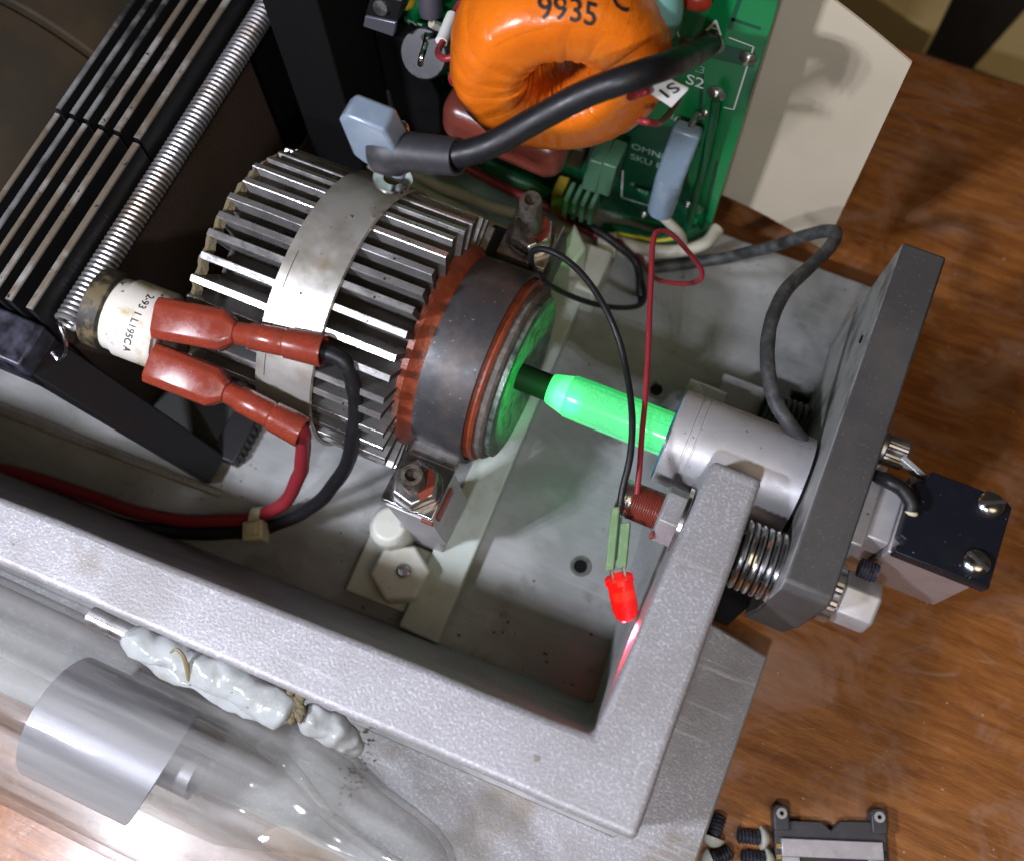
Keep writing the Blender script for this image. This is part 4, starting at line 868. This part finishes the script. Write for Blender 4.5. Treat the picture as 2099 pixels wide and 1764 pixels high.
rs = thing('axial_resistor', 'dark grey axial resistor upright left of the toroid', 'resistor', aty(880, 20, 122))
MB().lathe(aty(884, 40, 120), (aty(880, -30, 123) - aty(884, 40, 120)), [(0, 0.6), (0.4, 1.9), (1.6, 2.3), (7, 2.3)], 20).build('body', M('resistor_grey', (0.06, 0.055, 0.07), 0.45), rs)
MB().tube([aty(884, 40, 120), aty(885, 52, 121), aty(898, 62, 130)], 0.4, 6).build('lead', steel, rs)
MB().tube([aty(884, 48, 120), aty(915, 62, 122), aty(950, 68, 124)], 0.9, 8).build('sleeve', white_wire, rs)
tag(MB().sphere(aty(832, 0, 124), 2.2, 12, 8, (1, 1, 0.8)).build('yellow_capacitor', M('yellow_tantalum', (0.55, 0.40, 0.04), 0.4)), 'small yellow bead capacitor at the top border left of the toroid', 'capacitor')
tag(MB().sphere(aty(1356, 26, 122), 4.6, 20, 12, (0.8, 0.7, 1.6)).build('teal_capacitor', teal), 'matt teal dipped capacitor behind the upper right of the toroid', 'capacitor')
tag(MB().sphere(aty(1422, -2, 129), 3.0, 20, 12, (1.1, 0.6, 0.7)).build('red_varistor', red_blob), 'glossy red dipped component at the top border right of the toroid', 'varistor')
cl = thing('dark_clutter', 'black clip and dark parts in the shade left of the circuit board', 'clip', aty(700, 150, 126))
q4 = [aty(640, 0, 121), aty(668, -4, 121), aty(716, 120, 121), aty(690, 132, 121)]
MB().loft([q4, [p + Vector((0, 3, 0)) for p in q4]]).build('clip_arm', blk, cl, bevel=0.5)
q4 = [aty(756, 190, 124), aty(790, 200, 124), aty(800, 240, 124), aty(770, 236, 124)]
MB().loft([q4, [p + Vector((0, 3, 0)) for p in q4]]).build('clip_jaw', rubber, cl, bevel=0.5)

# blue insulated plug on the right of the board
bp_ = thing('blue_plug', 'pale blue insulated plug hanging in front of the lower right of the circuit board', 'plug', aty(1375, 360, 124))
p0_, p1_, p2_ = aty(1410, 265, 127.5), aty(1372, 370, 124), aty(1352, 438, 122)
dd = (p1_ - p0_).normalized(); sx_ = Vector((1, 0.1, 0.2)); sx_ = (sx_ - dd * sx_.dot(dd)).normalized(); sy_ = dd.cross(sx_)
MB().obox((p0_ + p1_) / 2, dd, sx_, sy_, (p1_ - p0_).length + 1, 6.0, 4.0).build('housing', blue_nylon, bp_, bevel=0.9, seg=3)
MB().lathe(p1_ - dd * 1.0, (p2_ - p1_), [(0, 2.2), (0.4, 2.9), (1.5, 3.1), ((p2_ - p1_).length, 2.9), ((p2_ - p1_).length + 0.8, 2.2), ((p2_ - p1_).length + 0.8, 0.3)], 28).build('sleeve', blue_nylon, bp_)
MB().tube([aty(1428, 232, 131), aty(1422, 248, 129), p0_ + dd], 0.7, 8).build('blade', steel, bp_)
MB().tube(spline([p2_, aty(1392, 478, 122), aty(1400, 500, 124)], 5), 1.1, 10).build('lead', white_wire, bp_)

# terminal block and small parts under the capacitor
tb_ = thing('terminal_block', 'pale green slotted terminal block on the bottom of the circuit board', 'terminal block', aty(1215, 390, 124))
for k in range(2):
    q4 = [aty(1205 + 30 * k, 328 + 8 * k, 120), aty(1236 + 28 * k, 338 + 8 * k, 120), aty(1222 + 26 * k, 398 + 8 * k, 120), aty(1190 + 30 * k, 388 + 8 * k, 120)]
    MB().loft([q4, [p + Vector((0, 7, 0)) for p in q4]]).build('jaw', pale_green, tb_, bevel=0.4)
for k in range(4):
    a_, c_ = aty(1168 + k * 17, 392 + k * 5, 119), aty(1164 + k * 17, 428 + k * 5, 118)
    MB().obox((a_ + c_) / 2, (c_ - a_).normalized(), XP, YP, (c_ - a_).length, 1.0, 5).build('tooth', pale_green, tb_, bevel=0.15)
q4 = [aty(1130, 395, 119), aty(1152, 400, 119), aty(1146, 448, 119), aty(1126, 440, 119)]
tag(MB().loft([q4, [p + Vector((0, 5, 0)) for p in q4]]).build('yellow_part', M('yellow_plastic', (0.22, 0.17, 0.015), 0.4), bevel=0.3), 'small yellow plastic part beside the green terminal block', 'connector')
q4 = [aty(1210, 300, 126), aty(1250, 310, 126), aty(1236, 345, 126), aty(1200, 335, 126)]
tag(MB().loft([q4, [p + Vector((0, 4, 0)) for p in q4]]).build('grey_relay', M('grey_green_relay', (0.07, 0.095, 0.08), 0.5), bevel=0.4), 'small grey green block right of the red brown capacitor', 'component')
q4 = [aty(1166, 290, 124), aty(1200, 300, 124), aty(1190, 350, 124), aty(1160, 342, 124)]
tag(MB().loft([q4, [p + Vector((0, 6, 0)) for p in q4]]).build('dark_relay', M('dark_brown_block', (0.05, 0.035, 0.015), 0.5), bevel=0.4), 'dark brown block between the capacitor and the circuit board', 'component')

# wiring loom along the board foot
G = 'wires of the loom along the board foot'
wire('loom_wire', [aty(760, 330, 112), aty(850, 388, 113), aty(930, 428, 114), aty(1010, 462, 116), aty(1090, 500, 118), aty(1190, 492, 122), aty(1290, 480, 127)], 1.7, white_wire, 'thick off white loom wire nearest the fins', 'wire', G)
wire('loom_wire', [aty(800, 330, 116), aty(900, 382, 117), aty(1000, 420, 118), aty(1080, 445, 120), aty(1160, 470, 122), aty(1240, 500, 122), aty(1330, 528, 124), aty(1440, 500, 128)], 1.5, white_wire, 'off white loom wire passing below the red brown capacitor', 'wire', G)
wire('loom_wire', [aty(930, 330, 120), aty(975, 355, 120), aty(1050, 392, 120), aty(1110, 420, 120), aty(1200, 470, 121), aty(1260, 495, 121), aty(1340, 520, 122)], 1.1, red_wire, 'dark red loom wire under the capacitor', 'wire', G)
wire('loom_wire', [aty(960, 310, 124), aty(1010, 345, 122), aty(1060, 368, 122), aty(1110, 392, 123), aty(1150, 430, 124)], 1.5, green_wire, 'dark green loom wire just below the capacitor', 'wire', G)
wire('loom_wire', [aty(1090, 400, 123), aty(1150, 440, 121), aty(1220, 470, 120), aty(1270, 505, 119), aty(1305, 540, 118), at(1312, 590, 14), at(1316, 620, 12)], 1.0, blk_wire, 'black loom wire dropping onto the chassis floor', 'wire', G)
wire('loom_wire', [aty(1240, 468, 126), aty(1290, 475, 125), aty(1340, 488, 124), aty(1390, 486, 125), aty(1430, 470, 129)], 1.3, green_wire, 'green earth wire above the white loop', 'wire', G)
wire('loom_wire', [aty(1260, 478, 124.2), aty(1310, 486, 123.4), aty(1350, 493, 122.8), aty(1400, 485, 124.2)], 0.45, yellow_paint, 'thin yellow stripe wire on the green earth wire', 'wire', G)
wire('loom_wire', [aty(1250, 490, 122), aty(1310, 508, 121.5), aty(1370, 514, 122), aty(1440, 502, 126), aty(1470, 470, 131)], 1.6, white_wire, 'cream loom wire curving below the green earth wire', 'wire', G)
c = at(1243, 503, 16)
e = thing('cable_tie', 'small white cable tie head on the wiring loom behind the far clamp', 'cable tie', c, 'yellowed nylon cable ties')
MB().obox(c, (0.95, 0.3, 0), (-0.3, 0.95, 0), ZP, 4.6, 5.0, 4.4).build('head', nylon, e, bevel=0.6)
MB().obox(c + Vector((0, 0, 2.4)), (0.95, 0.3, 0), (-0.3, 0.95, 0), ZP, 2.4, 2.6, 0.7).build('latch', nylon, e, bevel=0.3)

# white insulating sheet
sh = MB(); rows = []
for i in range(15):
    s_ = i / 14; x = -26 + s_ * 40.2; yy = 141.2 + 1.6 * math.sin(s_ * math.pi) - 0.8 * s_
    zb = 19.5 - 7.3 * s_; zt = 93.0 - 15.5 * max(0, (x + 26) / 40.2) 
    rows.append([(x, yy, zb), (x - 0.6, yy + 0.6, zb + (zt - zb) * 0.5), (x - 1.4, yy + 0.3, zt), (x - 1.4, yy + 0.8, zt), (x - 0.6, yy + 1.1, zb + (zt - zb) * 0.5), (x, yy + 0.5, zb)])
tag(sh.loft(rows).build('insulating_sheet', paper), 'plain beige grey insulating sheet standing behind the circuit board', 'sheet')

# ================================================================== glass tube in front
GY, GZ, GR = -22.6, 28.6, 18.2
gt = thing('glass_tube', 'large clear glass laser tube lying in front of the chassis rail', 'glass tube', (-90, GY, 10))
def gx(x): return (x, GY, GZ)
MB().lathe(gx(-230), XP, [(0, GR), (184, GR), (189, 17.7), (194, 16.4), (199, 14.5), (204, 13.0), (210, 11.9), (215, 10.6), (218.5, 8.8), (221, 6.2), (222.5, 3.4), (228, 2.6), (236, 2.2)], 72, False).build('envelope', glass_out, gt, ang=70)
MB().lathe(gx(-230), XP, [(0, GR - 1.5), (184, GR - 1.5), (189, 16.2), (194, 14.9), (199, 13.0), (204, 11.6), (210, 10.5), (215, 9.2), (218, 7.4), (220, 4.8)], 72, False).build('inner_wall', glass_in, gt, ang=70)
b = MB()
n = 60; rings = []
for x, k in ((-91.0, 0), (-90.8, 0.25), (-68.0, 0.25), (-67.8, 0)):
    rings.append([(x + ((4.4 * math.sin(2 * math.pi * i / n) + 1.2 * math.cos(2 * math.pi * i / n)) if x > -80 else 0), GY - 0.6 + (11.8 + k) * math.cos(2 * math.pi * i / n), GZ - 2.0 + (11.8 + k) * math.sin(2 * math.pi * i / n)) for i in range(n)])
b.loft(rings, caps=False).build('cathode', cathode, gt)
MB().lathe((-230, GY + 1.0, GZ + 2), XP, [(0, 3.6), (172.0, 3.6), (172.0, 2.0)], 32, False).build('capillary', cathode if False else glass_in, gt)
MB().tubering((-72, GY + 0.6, GZ + 2.0), XP, 4.2, 3.6, 12.5, 32).build('collar', cathode, gt)
MB().lathe((-75, GY + 0.5, GZ), XP, [(0, 9.5), (14, 9.4), (24, 9.0), (31, 7.0), (38, 4.5), (46, 3.0), (60, 2.2)], 44, False).build('inner_cone', glass_in, gt, ang=70)
MB().tube(spline([(-50, GY + 11, GZ + 7.5), (-42, GY + 9, GZ + 9), (-34, GY + 5, GZ + 6), (-26, GY + 3, GZ + 4), (-17, GY + 1, GZ + 2)], 8), lambda t_: 1.5 - 0.6 * t_, 14).build('seal_ridge', glass_in, gt)
# metal strip and silicone beads between rail and glass
tag(MB().cyl(at(186, 1262, 44), at(290, 1312, 44), 1.9, 28).build('metal_tube', steel), 'short dark metal tube tucked between the glass and the rail', 'tube')
def bead(pts, r, name, label, seed):
    rnd = random.Random(seed); b = MB(); sp_ = spline(pts, 14); n_ = len(sp_)
    prev = [rnd.uniform(0.9, 1.1) for _ in range(n_)]
    def rad(t_):
        k = min(n_ - 1, int(t_ * (n_ - 1))); e_ = min(1.0, 0.25 + 6 * t_, 0.25 + 6 * (1 - t_))
        return r * (0.5 + 0.5 * math.sqrt(e_)) * (1 + 0.10 * math.sin(t_ * r * 2.2 + seed) + 0.04 * math.sin(t_ * r * 5.3))
    from mathutils import noise as mn
    ring_pts = [p - (sp_[1] - sp_[0]).normalized() * 0 for p in sp_]
    b.tube(ring_pts, rad, 30)
    b.v = [p + Vector((mn.noise(p * 0.35), mn.noise(p * 0.35 + Vector((9, 0, 0))), mn.noise(p * 0.35 + Vector((0, 7, 0))))) * 0.8 + Vector((mn.noise(p * 1.1), mn.noise(p * 1.1 + Vector((5, 0, 0))), mn.noise(p * 1.1 + Vector((0, 5, 0))))) * 0.10 for p in b.v]
    return tag(b.build(name, silicone), label, 'silicone bead', 'silicone beads sealing the glass tube')
bead([at(268, 1302, 44), at(300, 1322, 44.5), at(370, 1352, 43.5), at(440, 1385, 42.5), at(520, 1422, 41.5), at(570, 1448, 41), at(600, 1462, 40)], 3.1, 'silicone_bead', 'long milky silicone bead with an embedded hair between glass and rail', 3)
bead([at(622, 1462, 40), at(660, 1486, 38), at(700, 1505, 35), at(728, 1535, 30)], 2.6, 'silicone_bead', 'short milky silicone patch right of the brown dirt clump', 5)
bead([at(300, 1335, 42), at(380, 1380, 42), at(470, 1425, 41), at(540, 1455, 40)], 2.4, 'silicone_bead', 'thin lower silicone smear on the glass beside the long bead', 8)
db = MB(); rnd = random.Random(5)
for i in range(46):
    k = rnd.random(); c = at(606 + rnd.uniform(-14, 14), 1440 + rnd.uniform(-22, 36), 42)
    db.sphere(c, rnd.uniform(0.3, 1.0), 7, 5)
tag(db.build('dirt_clump', dirt), 'brown dirt clump stuck between two silicone beads by the rail', 'dirt')
db = MB()
for i in range(70):
    t_ = rnd.random(); u = 752 - 42 * t_ + rnd.gauss(0, 13); v = 1500 + 150 * t_ + rnd.gauss(0, 14)
    c = at(u, v, 10); db.sphere((c.x, c.y, 10.5 + rnd.random() * 0.3), rnd.uniform(0.08, 0.32), 6, 4, (rnd.uniform(0.6, 2.2), 1, 0.6))
tag(db.build('dirt_trail', dirt), 'ragged trail of dust under the shoulder of the glass tube', 'dirt', kind='stuff')
tag(MB().tube(spline([at(350, 1336, 48.2), at(362, 1330, 48.8), at(376, 1345, 48), at(384, 1372, 46), at(388, 1392, 44)], 6), lambda t_: 0.22 + 0.3 * t_, 6).build('hair', M('brown_bristle', (0.25, 0.20, 0.10), 0.5)), 'curled brown bristle stuck in the long silicone bead', 'bristle')

# ================================================================== loose parts at the bottom right
ic = thing('chip_module', 'black chip carrier with silver frame and iridescent window at the bottom border', 'chip module', at(1700, 1700, 0))
o_ = at(1700, 1700, 1.5); ex = (at(1800, 1704, 1.5) - at(1600, 1696, 1.5)).normalized(); ey = Vector((-ex.y, ex.x, 0))
def L2(x, y, z): return Vector((o_.x, o_.y, 0)) + ex * x + ey * y + Vector((0, 0, z))
pol = [(-11.5, -24), (-11.5, 0.9), (-8.6, 1.5), (-1.9, 1.6), (0.1, -0.1), (2.0, 1.8), (7.6, 2.0), (11.3, 1.0), (11.3, -24)]
MB().loft([[L2(x, y, 0.05) for x, y in pol], [L2(x, y, 2.6) for x, y in pol]]).build('carrier', carrier_black, ic, bevel=0.2)
for s_, cx_ in ((-1, -10.1), (1, 9.8)):
    q4 = [(cx_ - 1.6, -0.4), (cx_ + 1.6, -0.4), (cx_ + 1.6, 4.0), (cx_ + 1.0, 4.6), (cx_ - 1.0, 4.6), (cx_ - 1.6, 4.0)]
    lug = MB().loft([[L2(x, y, 0.06) for x, y in q4], [L2(x, y, 3.5) for x, y in q4]]).build('lug', carrier_black, ic, bevel=0.3)
    MB().tubering(L2(cx_, 2.9, 3.52), ZP, 1.1, 0.45, 0.35, 20).build('eyelet', machined, lug)
    MB().cyl(L2(cx_, 2.9, 3.3), L2(cx_, 2.9, 3.58), 0.44, 14).build('eyelet_hole', blk_paint, lug)
ty = -1.9
for (xa, xb, ya, yb) in ((-10.4, 10.0, -5.3, ty), (-10.4, -6.9, -24, -5.32), (6.9, 10.0, -24, -5.32)):
    MB().loft([[L2(x, y, 2.62) for x, y in ((xa, ya), (xb, ya), (xb, yb), (xa, yb))], [L2(x, y, 3.9) for x, y in ((xa, ya), (xb, ya), (xb, yb), (xa, yb))]]).build('silver_frame', silver_cover, ic, bevel=0.1)
MB().loft([[L2(x, y, 2.62) for x, y in ((-6.9, -24), (6.9, -24), (6.9, -5.3), (-6.9, -5.3))], [L2(x, y, 3.3) for x, y in ((-6.9, -24), (6.9, -24), (6.9, -5.3), (-6.9, -5.3))]]).build('window', irid, ic)
for k in range(4):
    MB().loft([[L2(x, y, 2.62) for x, y in ((-11.4, -3.9 - 2 * k), (-10.5, -3.9 - 2 * k), (-10.5, -3.0 - 2 * k), (-11.4, -3.0 - 2 * k))], [L2(x, y, 3.0) for x, y in ((-11.4, -3.9 - 2 * k), (-10.5, -3.9 - 2 * k), (-10.5, -3.0 - 2 * k), (-11.4, -3.0 - 2 * k))]]).build('contact', gold, ic)
    MB().loft([[L2(x, y, 2.62) for x, y in ((10.1, -4.7 - 2 * k), (11.0, -4.7 - 2 * k), (11.0, -3.8 - 2 * k), (10.1, -3.8 - 2 * k))], [L2(x, y, 3.0) for x, y in ((10.1, -4.7 - 2 * k), (11.0, -4.7 - 2 * k), (11.0, -3.8 - 2 * k), (10.1, -3.8 - 2 * k))]]).build('contact', blk, ic)
for (ua, va, ub, vb, lab) in ((1476, 1668, 1462, 1718, 'black screw with milky nylon tip, nearest the chassis flange and pointing at the next screw'),
                              (1510, 1712, 1562, 1716, 'black screw with milky nylon tip lying against the chip module'),
                              (1500, 1745, 1455, 1762, 'black screw with milky nylon tip cut by the bottom border beside the flange'),
                              (1518, 1754, 1572, 1762, 'black screw with milky nylon tip cut by the bottom border beside the chip module')):
    a_, c_ = at(ua, va, 1.6), at(ub, vb, 1.6); d_ = (c_ - a_).normalized(); L_ = (c_ - a_).length
    s_ = thing('nylon_tipped_screw', lab, 'screw', (a_.x, a_.y, 0), 'loose nylon tipped screws')
    MB().lathe(a_, d_, [(0, 0.9), (0.2, 1.2)] + [(0.2 + t_, r_) for t_, r_ in thread_prof(L_ - 0.6, 1.55, 0.75, 0.3)], 20).build('thread', blk_metal, s_)
    MB().lathe(a_ + d_ * (L_ - 0.35), d_, [(0, 1.0), (0.05, 2.35), (0.5, 2.3), (1.3, 1.7), (1.9, 0.8), (2.05, 0.1)], 28).build('nylon_tip', nylon, s_)
